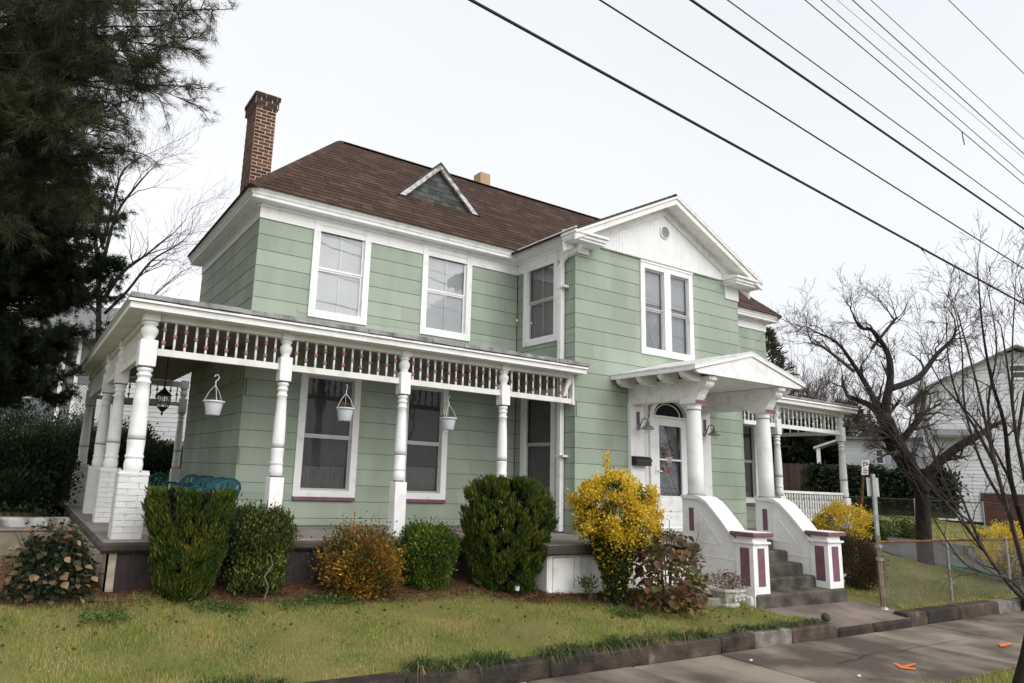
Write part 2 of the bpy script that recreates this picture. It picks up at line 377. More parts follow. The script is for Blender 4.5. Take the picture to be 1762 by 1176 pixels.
def shrub(name, label, loc, rx, ry, h, n, size, material, group=None, cat='shrub', clumps=70, spread=0.16, up=0.6, outw=0.7,
          profile=None, aspect=0.5, mats=None, stem_h=0.3, second=None):
    """leafy shrub: clumps of leaves spread over the skin and through the body of a rounded volume"""
    t = thing(name, label, cat, loc, group=group)
    prof = profile or (lambda s: math.sqrt(max(0.0, 1 - (2 * s - 1) ** 2 * 0.85)))
    C = []; O = []
    for _ in range(clumps):
        s = nrng.uniform(0.03, 1.0); a = nrng.uniform(0, 2 * math.pi); r = prof(s) * (nrng.uniform(0.25, 1.0) ** 0.4) * nrng.uniform(0.88, 1.06)
        C.append((rx * r * math.cos(a), ry * r * math.sin(a), h * s)); O.append((math.cos(a) * (0.3 + r), math.sin(a) * (0.3 + r), max(0, (s - 0.55)) * 2.2 + 0.1))
    C = np.array(C); O = np.array(O); k = nrng.integers(0, clumps, n)
    sp = spread * min(rx, ry, h) * 1.6
    P = C[k] + nrng.normal(size=(n, 3)) * sp * np.array([1, 1, 1.1]); P[:, 2] = np.clip(P[:, 2], 0.01, None)
    D = O[k] * outw + np.array([0, 0, up]) + rand_dirs(n) * 0.55
    L = size * nrng.uniform(0.6, 1.3, n)
    if second:
        m2, frac, test = second
        pick = np.array([test(p) for p in P]) & (nrng.random(n) < frac)
        leaf_part('foliage', P[~pick], D[~pick], L[~pick], L[~pick] * aspect, material, t)
        leaf_part('coloured_foliage', P[pick], D[pick], L[pick], L[pick] * aspect, m2, t)
    else:
        leaf_part('foliage', P, D, L, L * aspect, material, t)
    st = MB()
    for i in range(9):
        c = C[nrng.integers(0, clumps)]; b = Vector((nrng.uniform(-.08, .08), nrng.uniform(-.08, .08), -0.05))
        st.tube([b, Vector((c[0] * .35, c[1] * .35, c[2] * .5)), Vector(c)], [0.014, 0.009, 0.004], 5)
    part('stem', st, TWIG, t, fix=False)
    return t

def branch_tree(mb, p, d, length, rad, level, maxlev, r, kids=(3, 5), droop=0.0, gnarl=0.22, shrink=0.66, minrad=0.003, sides=(7, 6, 5, 4, 3, 3), upbias=0.05):
    """recursive bare branch; returns tips"""
    p = Vector(p); d = Vector(d).normalized(); seg = 5 if level < 3 else 3; pts = [p.copy()]; rads = [rad]
    for i in range(seg):
        d = (d + Vector((r.gauss(0, gnarl), r.gauss(0, gnarl), r.gauss(0, gnarl) + upbias - droop))).normalized()
        p = p + d * (length / seg); pts.append(p.copy()); rads.append(max(minrad * 0.7, rad * (1 - 0.62 * (i + 1) / seg)))
    mb.tube(pts, rads, sides[min(level, len(sides) - 1)], caps=False)
    if level >= maxlev: return
    nk = r.randint(*kids)
    for i in range(nk):
        t = r.uniform(0.3, 1.0) if i else 1.0
        j = min(seg, max(1, int(round(t * seg)))); b = pts[j]; bd = (pts[j] - pts[j - 1]).normalized()
        ax = bd.orthogonal().normalized(); ax.rotate(Matrix.Rotation(r.uniform(0, 6.283), 3, bd))
        ang = r.uniform(0.25, 0.95) if i else r.uniform(0.05, 0.3)
        nd = bd.copy(); nd.rotate(Matrix.Rotation(ang, 3, ax))
        branch_tree(mb, b, nd, length * shrink * r.uniform(0.7, 1.2), max(minrad, rads[j] * r.uniform(0.55, 0.8)), level + 1, maxlev, r, kids, droop, gnarl, shrink, minrad, sides, upbias)

# ------------------------------------------------------------------ ground and street
def sm(a, b, x): t = min(1, max(0, (x - a) / (b - a))); return t * t * (3 - 2 * t)
def zg(x, y):
    """height of the terrain"""
    if y < -6.85: z = -0.97 - 0.02 * sm(-6.85, -8.0, y) * 0
    elif y < -4.86: z = -0.84
    else: z = -0.82 + (y + 4.86) * 0.132 if y < -2.3 else -0.482
    if y >= -2.0:
        left = max(sm(-1.9, -2.6, x), sm(6.5, 7.6, y) * sm(5, 3, x)); right = sm(9.5, 14.5, x)
        zl = -0.482 + sm(1.65, 2.0, y) * 0.30 + sm(2.3, 2.7, y) * 0.16 + max(0, y - 3.0) * 0.07
        zl = min(zl, 1.4)
        zr = -0.482 + max(0.0, min(y, 40) + 2.0) * 0.033
        zr += sm(4.0, 15.0, y) * 1.05
        z = -0.482 + left * (zl + 0.482) + right * (zr + 0.482)
        if x < -1.9 or x > 9.5: pass
        z += 0 if x < 9.5 else 0
        if -1.9 <= x <= 9.5: z += max(0, y - 8) * 0.03
    return z
def ground_at(u, v):
    """where the ray of a photo pixel meets the terrain"""
    d = ray(u, v); t = 3.0
    while t < 120:
        p = CAM + d * t
        if p[1] > -6.8 and p[2] <= zg(p[0], p[1]): break
        t += 0.05 if t < 40 else 0.2
    p = CAM + d * t; return Vector((p[0], p[1], zg(p[0], p[1]) - 0.01))
def axis(segments):
    out = []
    for a, b, n in segments: out += list(np.linspace(a, b, n, endpoint=False))
    return out + [segments[-1][1]]
gx = axis([(-400, -60, 6), (-60, -12, 12), (-12, 22, 69), (22, 60, 20), (60, 500, 8)])
gy = axis([(-120, -30, 4), (-30, -9, 6), (-9, -7.0, 4), (-7.0, -6.85, 2), (-6.85, -4.861, 3), (-4.861, -4.86, 1), (-4.86, -2.0, 13), (-2.0, 1.6, 6), (1.6, 3.0, 10), (3.0, 30, 24), (30, 80, 8), (80, 600, 8)])
V = []; nx, ny = len(gx), len(gy)
for y in gy:
    for x in gx:
        z = zg(x, y)
        if -5 < y and abs(x) < 60: z += 0.018 * math.sin(x * 2.1 + y * 1.3) + 0.012 * math.sin(x * 4.7 - y * 3.1)
        if 6.3 < x < 9.45 and -4.87 < y < -3.2: z -= 0.07 * min(1, (x - 6.3) / .3)
        if -6.85 < y < -4.86: z = -1.15
        if y <= -6.85: z = -0.99 if y > -8.4 else -1.25
        V.append((x, y, z))
F = [(j * nx + i, j * nx + i + 1, (j + 1) * nx + i + 1, (j + 1) * nx + i) for j in range(ny - 1) for i in range(nx - 1)]
ground = link('ground', np_mesh('ground', V, F, 4), LAWN, smooth=True); structure(ground)

ASPHALT = mat('asphalt', (0.085, 0.083, 0.086), (0.05, 0.049, 0.052), rough=0.9, scale=1.5, bump=0.5, bscale=120, coords='World')
road = part('road', MB().box(-300, 400, -16.5, -8.6, -1.4, -1.10), ASPHALT); structure(road)
rk = part('road_kerb', MB().cbox(-60, 60, -8.6, -8.42, -1.35, -0.965, 0.02), KERB_L); structure(rk)

# sidewalk: each slab is a piece of its own
walk = part('sidewalk', MB().box(-40, 60, -6.84, -5.02, -1.2, -1.02), CONC_DK); structure(walk)
xs = [-9.0, -7.4, -5.8, -4.2, -2.7, -1.25, 0.2, 1.62, 3.05, 4.5, 6.15, 7.7, 9.3, 10.9, 12.5, 14.2, 16, 18, 20, 22.5, 25]
for i in range(len(xs) - 1):
    j = 0.008
    pale = i in (5, 6)
    part('slab', MB().cbox(xs[i] + j, xs[i + 1] - j, -6.82, -5.07, -1.08, -0.966 + rng.uniform(-.006, .006), 0.012), CONC_NEW if pale else CONC_WALK, walk)
# kerb stones between lawn and sidewalk
kerb = part('kerb', MB().box(-30, 7.02, -4.98, -4.88, -1.2, -0.9).box(8.95, 40, -4.98, -4.88, -1.2, -0.9), KERB); structure(kerb)
def stone(x0, x1, top, m, dz=0.0):
    mb = MB().cbox(x0 + .003, x1 - .003, -5.04 + rng.uniform(-.006, .006), -4.83, -1.12, top, 0.014)
    part('kerb_stone', mb, m, kerb)
ks = [-9, -7.6, -6.3, -4.9, -3.55, -2.2, -0.75, 0.3, 1.95, 3.35, 4.6, 5.25, 6.02, 7.02]
for i in range(len(ks) - 1): stone(ks[i], ks[i + 1], -0.805 + rng.uniform(-.006, .006), KERB_L if i == 11 else KERB)
ks = [8.95, 9.55, 10.6, 12.0, 12.9, 14.4, 16.2, 18.0, 20, 22, 25]
for i in range(len(ks) - 1): stone(ks[i], ks[i + 1], -0.79 + rng.uniform(-.012, .012), KERB_L if i == 3 else KERB)
# path from the steps to the sidewalk
pw = MB().prism([(6.55, -4.2), (8.85, -4.1), (9.35, -4.55), (9.0, -5.04), (7.05, -5.04), (6.75, -4.6)],
                lambda a, b, t: (a, b, t + (-0.735 if b > -4.4 else (-0.80 if b > -4.8 else -0.855))), -0.2, 0.0)
path = part('path', pw, mat('path_concrete', (0.25, 0.20, 0.17), (0.13, 0.10, 0.085), rough=0.9, scale=2.2, bump=0.4, coords='World')); structure(path)
part('path_edge', MB().cbox(7.05, 7.9, -5.09, -4.9, -1.1, -0.862, 0.03).cbox(7.915, 8.94, -5.1, -4.9, -1.1, -0.858, 0.03), KERB, path)
tag(part('stone_ball', MB().lathe([(0.004, 0.0), (0.045, 0.01), (0.062, 0.05), (0.05, 0.095), (0.02, 0.118), (0.002, 0.12)], 12), CONC_DK, loc=(6.98, -4.93, -0.80), smooth=True),
    'small dark round knob on the kerb end beside the path', 'finial')

# driveway beyond the side lawn
dv = []; near = [tuple(ground_at(u, v)[:2]) for u, v in ((1840, 1030), (1762, 1012), (1680, 992), (1600, 972), (1540, 957), (1480, 938), (1400, 918))]; far = [tuple(ground_at(u, v)[:2]) for u, v in ((1840, 966), (1762, 957), (1700, 947), (1640, 938), (1560, 926), (1480, 914), (1400, 902))]
nv = []
for (a, b), (c2, d2) in zip(near, far):
    for k in range(5):
        x, y = a + (c2 - a) * k / 4, b + (d2 - b) * k / 4; nv.append((x, y, max(zg(x, y), -0.80) + 0.035))
F = [(j * 5 + k, j * 5 + k + 1, (j + 1) * 5 + k + 1, (j + 1) * 5 + k) for j in range(6) for k in range(4)]
drv = part('driveway', MB().add(nv, F), ASPHALT); structure(drv)

# grass blades on the lawns (uncountable)
def grass(name, label, n, xr, yr, keep, hgt, seedw):
    X = nrng.uniform(*xr, n); Y = nrng.uniform(*yr, n)
    k = np.array([keep(x, y) for x, y in zip(X, Y)]); X, Y = X[k], Y[k]; n = len(X)
    Z = np.array([zg(x, y) for x, y in zip(X, Y)]) + 0.018 * np.sin(X * 2.1 + Y * 1.3) + 0.012 * np.sin(X * 4.7 - Y * 3.1) - 0.006
    a = nrng.uniform(0, 6.283, n); L = hgt * nrng.uniform(0.5, 1.35, n) * (1 + 0.45 * np.sin(X * 1.7 + np.sin(Y * 2.3) * 2) * np.sin(Y * 2.9 + X * .6)) * np.where((Y < -4.72) & (X < 7), 1.7, 1.0); lean = nrng.uniform(0.1, 1.1, n)
    D = np.stack([np.cos(a) * lean, np.sin(a) * lean, np.ones(n)], 1); D /= np.linalg.norm(D, axis=1, keepdims=True)
    S = np.stack([-np.sin(a), np.cos(a), np.zeros(n)], 1) * seedw
    P = np.stack([X, Y, Z], 1)
    V = np.stack([P - S, P + S, P + D * L[:, None]], 1).reshape(-1, 3)
    o = link(name, np_mesh(name, V, np.arange(n * 3).reshape(-1, 3), 3), BLADE)
    o['kind'] = 'stuff'; o['label'] = label; o['category'] = 'grass'
def drive_side(x, y):
    """on the house side of the driveway"""
    for (a, b), (c2, d2) in zip(near[:-1], near[1:]):
        lo, hi = sorted((b, d2))
        if lo <= y <= hi: return x < a + (c2 - a) * (y - b) / (d2 - b + 1e-9)
    return y < near[0][1] and x < near[0][0] or x < near[0][0] and y < 3
def beyond(x, y):
    u, v, d = px_of((x, y, zg(x, y)))
    return 1300 < u < 1850 and v < np.interp(u, [1400, 1480, 1560, 1640, 1700, 1762, 1840], [902, 914, 926, 938, 947, 957, 966]) - 2
def front_keep(x, y):
    if x > 6.5 and y > -4.62: return False
    if x > 6.75 and y <= -4.62: return False
    edge = -2.75 + 0.12 * math.sin(x * 3.1) + 0.07 * math.sin(x * 7.3)
    if x < -1.2: edge += 0.35
    if x > 3.0: edge = -3.45 + 0.10 * math.sin(x * 4)
    if x > 5.6: edge = -3.9 + 0.06 * math.sin(x * 5)
    if x < -1.7: edge = -2.35 + 0.15 * math.sin(x * 5)
    if math.sin(x * 3.3 + 1.7 * math.sin(y * 2.7)) * math.sin(y * 4.1 + x) > 0.75 and nrng.random() < 0.45: return False
    return y < edge + nrng.normal() * 0.06
grass('lawn_grass', 'short green and straw coloured lawn grass in front of the house', 170000, (-5.5, 7.0), (-4.93, -2.0), front_keep, 0.042, 0.0034)
grass('side_grass', 'short green lawn grass behind the chain link fence', 70000, (8.6, 19), (-4.8, 1.0), lambda x, y: (x - 8.9) * 0.9 > (-4.1 - y) * 0.5 and not (y < -4.0 and x < 9.4) and drive_side(x, y) and (x > 14.2 or y < -2.1), 0.05, 0.006)
grass('hill_grass', 'yellow green grass on the slope beyond the driveway', 30000, (14, 45), (-3, 26), beyond, 0.10, 0.014)
verge = grass('verge_grass', 'rough grass strip between the sidewalk and the road', 26000, (-2.5, 10), (-8.3, -6.86), lambda x, y: True, 0.06, 0.004)

# ------------------------------------------------------------------ the house
A, B, C = 5.33, 1.70, 9.94            # inner corner x, depth of the front wing, right corner of the wing
RX, BY = 13.48, 4.2                    # right end of the house, back of the main block
FL = 0.07                              # porch floor
COURSE, Z1 = 0.2667, 4.725
FRB = Z1 + COURSE                      # bottom of the frieze board
HO = Vector((4.0, 1.0, -0.6))
HOUSE = thing('house', 'sage green two storey house with white trim, wraparound porch and brown shingle roof', 'house', HO)
def hp(name, mb, m, smooth=False, parent=None, kind=None, label=None, fix=True):
    """a part of the house, given in world coordinates"""
    if parent is None: return part(name, mb, m, HOUSE, -HO, smooth, kind=kind, label=label, fix=fix)
    return part(name, mb, m, parent, (0, 0, 0), smooth, kind=kind, label=label, fix=fix)

class Face:
    """a vertical wall face: s along the wall, z up, d outwards"""
    def __init__(f, o, u, n): f.o, f.u, f.n = Vector(o), Vector(u), Vector(n)
    def p(f, s, z, d=0.0): q = f.o + f.u * s + f.n * d; return (q.x, q.y, z)
    def box(f, mb, s0, s1, z0, z1, d0, d1):
        vs = [f.p(s, z, d) for z in (z0, z1) for s, d in ((s0, d0), (s1, d0), (s1, d1), (s0, d1))]
        return mb.add(vs, [(0, 3, 2, 1), (4, 5, 6, 7), (0, 1, 5, 4), (1, 2, 6, 5), (2, 3, 7, 6), (3, 0, 4, 7)])
FRONT = Face((0, 0, 0), (1, 0, 0), (0, -1, 0))            # main front
LEFT = Face((0, BY, 0), (0, -1, 0), (-1, 0, 0))           # left end, s runs from back to front
WSIDE = Face((A, 0, 0), (0, -1, 0), (-1, 0, 0))           # left side of the wing
WFRONT = Face((0, -B, 0), (1, 0, 0), (0, -1, 0))          # front of the wing
RFRONT = Face((0, 0, 0), (1, 0, 0), (0, -1, 0))           # front wall right of the wing
RSIDE = Face((RX, 0, 0), (0, 1, 0), (1, 0, 0))

WINDOWS = {  # face, outer casing s0, s1, z0, z1, kind
    'f1': (FRONT, 0.93, 2.01, 3.47, 5.215, 'up'), 'f2': (FRONT, 3.09, 4.19, 3.48, 5.215, 'up'),
    'g1': (FRONT, 0.91, 1.99, 0.53, 2.60, 'low'), 'g2': (FRONT, 2.82, 3.77, 0.53, 2.60, 'low'),
    'w1': (WSIDE, 0.23, 1.25, 3.48, 5.20, 'side'), 'w2': (WSIDE, 0.21, 1.20, 0.60, 2.60, 'sidelow'),
    'd1': (WFRONT, 6.97, 8.47, 3.39, 5.215, 'double'), 'r1': (RFRONT, 11.75, 12.88, 0.62, 2.62, 'right'),
}
DOOR = (7.0, 8.42, 0.12, 2.62)
SOFF = 5.24
WALLS = []
def wall(face, s0, s1, z0, z1, holes):
    mb = MB(); rects = [(s0, s1, z0, z1)]
    for h in holes: rects = rect_sub(rects, h)
    for a, b, c, d in rects: face.box(mb, a, b, c, d, -0.14, -0.012)
    w = hp('wall', mb, SHEATH); WALLS.append((w, face, s0, s1, z0, z1, holes)); return w
def holes_of(face):
    out = []
    for k, (f, s0, s1, z0, z1, kd) in WINDOWS.items():
        if f is face: out.append((s0 + 0.05, s1 - 0.05, z0 + 0.05, z1 - 0.05))
    return out
wall(FRONT, 0, A, -0.45, SOFF, [(w[1] + .05, w[2] - .05, w[3] + .05, w[4] - .05) for k, w in WINDOWS.items() if k in ('f1', 'f2', 'g1', 'g2')])
wall(LEFT, 0, BY, -0.45, SOFF, [])
wall(WSIDE, 0.0, B, -0.45, SOFF, holes_of(WSIDE))
wall(WFRONT, A, C, -0.45, SOFF, holes_of(WFRONT) + [(7.05, 8.37, 0.1, 2.7)])
wall(RFRONT, C, RX, -0.45, SOFF, [(w[1] + .05, w[2] - .05, w[3] + .05, w[4] - .05) for k, w in WINDOWS.items() if k == 'r1'])
wall(RSIDE, 0, BY, -0.45, SOFF, [])
hp('back_wall', MB().box(0.05, RX - .05, BY - .06, BY + 0.08, -0.45, SOFF), SHEATH)
hp('wing_wall', MB().box(C - 0.13, C - 0.015, -B + 0.02, -0.02, -0.45, SOFF), SHEATH)

# siding shingles, course by course, joints staggered
items = []
for w, face, s0, s1, z0, z1, holes in WALLS:
    if face is RSIDE: continue
    k = -1; zt = FRB + (COURSE if face is WFRONT else 0)
    while zt > 0.0:
        zb = zt - COURSE; zb2 = max(zb, FL + 0.005) if not (face is RFRONT) else zb; zt0 = zt; zt = min(zt, 5.27)
        if zt - zb2 > 0.03:
            off = rng.choice([0.0, 0.21, 0.32, 0.45]) + rng.uniform(-.03, .03); s = s0 - off
            while s < s1:
                ln = rng.choice([0.61, 1.22, 1.22, 1.83]) if face is not LEFT else 1.22
                a, b = max(s, s0 + 0.001), min(s + ln, s1 + (0.012 if face in (FRONT, WFRONT) else -0.001))
                if face in (FRONT, WFRONT) and a < s0 + .01: a = s0 - 0.012
                if face is FRONT and b > s1 - 0.02: b = s1 - 0.012
                if face is WSIDE: a = max(a, 0.012)
                if b - a > 0.02:
                    rects = [(a + .0007, b - .0007, zb2 + .0055, zt - .002)]
                    for h in holes: rects = rect_sub(rects, h)
                    for r in rects:
                        if (r[1] - r[0]) < .02 or r[3] - r[2] < .015: continue
                        o = face.p(r[0], r[2], -0.012)
                        items.append((w, o, face.u, Vector((0, 0, 1)), face.n, r[1] - r[0], r[3] - r[2]))
                s += ln
        zt = zb; k += 1
lay_pieces('siding_shingle', 'siding_shingles', items, unit_piece('siding_shingle', 0.017, 0.012), SIDING, 300)

# frieze boards, soffit and eaves (cornice) around the main block and the wing
def frieze(face, s0, s1):
    mb = MB(); face.box(mb, s0, s1, FRB + 0.004, SOFF + 0.01, -0.012, 0.022); face.box(mb, s0, s1, SOFF - 0.055, SOFF + 0.012, 0.022, 0.06); return hp('frieze', mb, WHITE)
frieze(FRONT, -0.022, A - 0.023); frieze(LEFT, 0, BY + 0.0); frieze(WSIDE, 0.0, B - 0.01); frieze(RFRONT, C + 0.0, RX + 0.02)
OV = 0.27
def eave(path, name='eave'):
    """box soffit with crown moulding swept along a polyline of wall corners (x, y, outward offset vector)"""
    prof = [(-0.02, SOFF), (OV - 0.045, SOFF), (OV - 0.045, SOFF + 0.055), (OV - 0.03, SOFF + 0.06), (OV - 0.02, SOFF + 0.10), (OV + 0.01, SOFF + 0.135), (OV + 0.01, SOFF + 0.172), (OV - 0.02, SOFF + 0.172), (-0.02, SOFF + 0.10)]
    mb = MB(); n = len(prof); vs = []
    for (x, y, ox, oy) in path: vs += [(x + ox * d, y + oy * d, z) for d, z in prof]
    m = len(path)
    fs = [(j * n + i, j * n + (i + 1) % n, (j + 1) * n + (i + 1) % n, (j + 1) * n + i) for j in range(m - 1) for i in range(n)]
    fs += [tuple(range(n)), tuple(reversed(range((m - 1) * n, m * n)))]
    return hp(name, mb.add(vs, fs), WHITE)
eave([(0, BY + OV, -1, 0), (0, 0, -1, -1), (A, 0, -1, -1), (A, -B - 0.30, -1, 0)])
eave([(C, -B - 0.30, 1, 0), (C, -0.28, 1, 0)])
eave([(C + 0.28, 0, 0, -1), (RX, 0, 1, -1), (RX, BY + OV, 1, 0)])

# roof: main hip and wing gable
EZ = SOFF + 0.165; E0, E1, F0, F1 = -OV - 0.03, RX + OV + 0.03, -OV - 0.03, BY + OV + 0.03
RY = (F0 + F1) / 2; run = RY - F0; RZ = 7.88; SL = (RZ - EZ) / run
hl, hr = E0 + run, E1 - run
rm = MB(); rv = [(E0, F0, EZ), (E1, F0, EZ), (E1, F1, EZ), (E0, F1, EZ), (hl, RY, RZ), (hr, RY, RZ)]
rm.add(rv, [(0, 1, 5, 4), (1, 2, 5), (2, 3, 4, 5), (3, 0, 4), (3, 2, 1, 0)])
ROOF = hp('roof', rm, ROOF_EDGE)
WCX = (A + C) / 2; GO = 0.37
GE0, GE1, GEZ, GPZ = A - OV - 0.08, C + OV + 0.08, 5.33, 6.63
GS = (GPZ - GEZ) / (WCX - GE0)
gy1 = F0 + (GPZ - EZ) / SL + 0.4
gm = MB()
for sx, ex in ((-1, GE0), (1, GE1)):
    gm.prism([(ex, GEZ), (WCX, GPZ), (WCX, GPZ - 0.035), (ex, GEZ - 0.035)], lambda a, b, t: (a, t, b), -B - GO, gy1)
GROOF = hp('gable_roof', gm, ROOF_EDGE)
# roof shingles in lapped courses
items = []
EXPO, TAB = 0.145, 0.31
def lay_roof(parent, eave0, u, up, n, length_at, rise, offset_at, w=TAB):
    k = 0; t = -0.02
    while t < rise - 0.02:
        lo, hi = offset_at(min(rise, t + EXPO)); s = lo - rng.uniform(0, w)
        while s < hi:
            ww = w * rng.choice([1.0, 1.0, 0.7, 1.3]); a, b = max(s, lo), min(s + ww, hi)
            if b - a > 0.03:
                o = Vector(eave0) + Vector(u) * (a + 0.003) + Vector(up) * t + Vector(n) * 0.002
                items.append((parent, o, u, up, n, b - a - 0.006, min(EXPO, rise - t) + 0.02))
            s += ww
        t += EXPO
sl = math.hypot(run, RZ - EZ); upf = Vector((0, run / sl, (RZ - EZ) / sl)); nf = Vector((0, -(RZ - EZ) / sl, run / sl))
def front_off(t):
    k = t / sl * run
    return max(0.0, k), (E1 - E0) - max(0.0, k)
lay_roof(ROOF, (E0, F0, EZ), Vector((1, 0, 0)), upf, nf, None, sl, front_off)
upl = Vector((run / sl, 0, (RZ - EZ) / sl)); nl = Vector((-(RZ - EZ) / sl, 0, run / sl))
lay_roof(ROOF, (E0, F1, EZ), Vector((0, -1, 0)), upl, nl, None, sl, lambda t: (max(0.0, t / sl * run), (F1 - F0) - max(0.0, t / sl * run)), 0.9)
gl = math.hypot(WCX - GE0, GPZ - GEZ); ug = Vector(((WCX - GE0) / gl, 0, (GPZ - GEZ) / gl)); ng = Vector((-(GPZ - GEZ) / gl, 0, (WCX - GE0) / gl))
lay_roof(GROOF, (GE0, gy1, GEZ), Vector((0, -1, 0)), ug, ng, None, gl, lambda t: (max(0, 1.3 - 0.9 * t), gy1 + B + GO), 0.5)
ug2 = Vector((-ug.x, 0, ug.z)); ng2 = Vector((-ng.x, 0, ng.z))
lay_roof(GROOF, (GE1, -B - GO, GEZ), Vector((0, 1, 0)), ug2, ng2, None, gl, lambda t: (0, gy1 + B + GO), 0.5)
lay_pieces('roof_shingle', 'roof_shingles', items, unit_piece('roof_shingle', 0.014, 0.004), ROOF_SH, 300)
# hip and ridge caps
cap = MB()
def caps(p, q, wd=0.14, step=0.17):
    p, q = Vector(p), Vector(q); d = (q - p); n = int(d.length / step); d.normalize(); side = d.cross(Vector((0, 0, 1))).normalized(); upv = side.cross(d).normalized()
    for i in range(n):
        o = p + d * (i * step) + upv * .012; o2 = o + d * (step + 0.03); e = 0.010
        cap.add([o + upv * e, o - side * wd - upv * .085 + upv * e * .6, o + side * wd - upv * .085 + upv * e * .6, o2 + upv * .006, o2 - side * wd - upv * .085, o2 + side * wd - upv * .085],
                [(0, 1, 4, 3), (0, 3, 5, 2), (0, 2, 1)])
caps((E0, F0, EZ), (hl, RY, RZ)); caps((E1, F0, EZ), (hr, RY, RZ)); caps((hr, RY, RZ), (hl, RY, RZ)); caps((WCX, -B - GO, GPZ), (WCX, gy1, GPZ), 0.12)
o = hp('ridge_caps', cap, ROOF_SH, kind='stuff', parent=ROOF, fix=False)

# gable front of the wing: tympanum, rakes, cornice returns, vent
BEAD = mat('beadboard_white', (0.87, 0.875, 0.88), (0.81, 0.815, 0.82), rough=0.55, scale=3)
TZ = 5.275
ty = MB().prism([(A + 0.0, TZ), (C - 0.0, TZ), (C - 0.0, GEZ + (C - GE0) * 0 + 0.05), (WCX, GPZ - 0.06), (A, GEZ + 0.05)], lambda a, b, t: (a, t, b), -B - 0.035, -B + 0.1)
TYM = hp('gable_wall', ty, BEAD)
xb = A + 0.62
while xb < C - 0.62:                                   # vertical beaded boards
    zt = min(GPZ - 0.40 - abs(xb + 0.035 - WCX) * GS, 9)
    if zt > TZ + 0.06:
        part('board', MB().box(xb + .002, xb + 0.072, -B - 0.043, -B - 0.033, TZ - 0.0, zt), BEAD, TYM)
    xb += 0.075
saw = MB(); x = A + 0.6
while x < C - 0.62:                                    # saw-tooth drip along the bottom
    saw.prism([(x, TZ + 0.002), (x + 0.056, TZ + 0.002), (x + 0.056, TZ - 0.03), (x + 0.028, TZ - 0.012)], lambda a, b, t: (a, t, b), -B - 0.055, -B - 0.03); x += 0.062
hp('drip_edge', saw, WHITE, parent=TYM)
rk = MB()
for sg in (-1, 1):
    ex = GE0 if sg < 0 else GE1
    def rak(d0, d1, t0, t1):
        e2 = GEZ
        rk.prism([(ex, e2 - d0), (WCX, GPZ - d0), (WCX, GPZ - d1), (ex, e2 - d1)], lambda a, b, t: (a, t, b), t0, t1)
    rak(0.036, 0.20, -B - GO, -B - GO + 0.035)         # barge board
    rak(0.036, 0.085, -B - GO - 0.03, -B - GO - 0.001)  # moulding on it
    rak(0.15, 0.17, -B - GO + 0.036, -B - 0.036)       # sloping soffit
    rak(0.171, 0.34, -B - 0.075, -B - 0.036)           # rake frieze
hp('rake', rk, WHITE_OLD)
for x0, x1 in ((A - OV - 0.09, A + 0.46), (C - 0.50, C + OV + 0.09)):
    mb = MB().box(x0 + .05, x1 - .05, -B - 0.32, -B + 0.0, 5.165, 5.21).box(x0 + .03, x1 - .03, -B - 0.35, -B, 5.212, 5.27).box(x0, x1, -B - 0.39, -B, 5.272, 5.315)
    mb.add([(x0, -B - .39, 5.317), (x1, -B - .39, 5.317), (x1, -B - .04, 5.317), (x0, -B - .04, 5.317), (x0, -B - .04, 5.40), (x1, -B - .04, 5.40)], [(0, 1, 5, 4), (0, 4, 3), (1, 2, 5), (0, 3, 2, 1), (3, 4, 5, 2)])
    hp('cornice_return', mb, WHITE)
hp('corner_board', MB().box(C - 0.42, C + 0.02, -B - 0.03, -B - 0.007, FRB - 0.10, 5.165), WHITE); hp('corner_board', MB().box(A - 0.025, A + 0.30, -B - 0.03, -B - 0.007, FRB + 0.06, 5.165), WHITE)
vent = MB().lathe([(0.135, 0), (0.135, 0.02), (0.115, 0.03), (0.11, 0.0)], 28, caps=False)
vo = hp('gable_vent', MB(), WHITE); bpy.data.objects.remove(vo, do_unlink=True)
vo = part('gable_vent', vent, WHITE, HOUSE, Vector((7.65, -B - 0.048, 5.93)) - HO, rot=(math.pi / 2, 0, 0))
vg = MB()
for i in range(-5, 6):
    for j in range(-5, 6):
        if (i + j) % 2 == 0 and i * i + j * j < 24: vg.box(i * .021 - .0072, i * .021 + .0072, j * .021 - .0072, j * .021 + .0072, 0.002, 0.010)
part('grille', vg, BEAD, vo)
part('opening', MB().lathe([(0.113, -0.004), (0.113, 0.001)], 28), DARK, vo)

# dormer on the front slope
dy = 0.62; dz = EZ + (dy - F0) * SL; dl, dr, da = 2.80, 4.66, (3.70, 7.22)
dm = MB()
back = lambda z: F0 + (z - EZ) / SL
for (x, z) in ((dl - 0.06, dz - 0.05), (dr + 0.06, dz - 0.05)):
    dm.add([(x, dy - 0.12, z), (da[0], dy - 0.12, da[1]), (da[0], back(da[1]), da[1]), (x, back(z) + 0.05, z),
            (x, dy - 0.12, z - .04), (da[0], dy - 0.12, da[1] - .05), (da[0], back(da[1]), da[1] - .05), (x, back(z) + 0.05, z - .04)],
           [(0, 1, 2, 3), (7, 6, 5, 4), (0, 4, 5, 1), (1, 5, 6, 2), (2, 6, 7, 3), (3, 7, 4, 0)])
DORM = hp('dormer', dm, ROOF_EDGE)
hp('dormer_wall', MB().prism([(dl + .08, dz - .05), (dr - .08, dz - .05), (da[0], da[1] - 0.1)], lambda a, b, t: (a, t, b), dy - .02, dy + 0.06), DARK, parent=DORM)
it = []; z = dz - 0.04
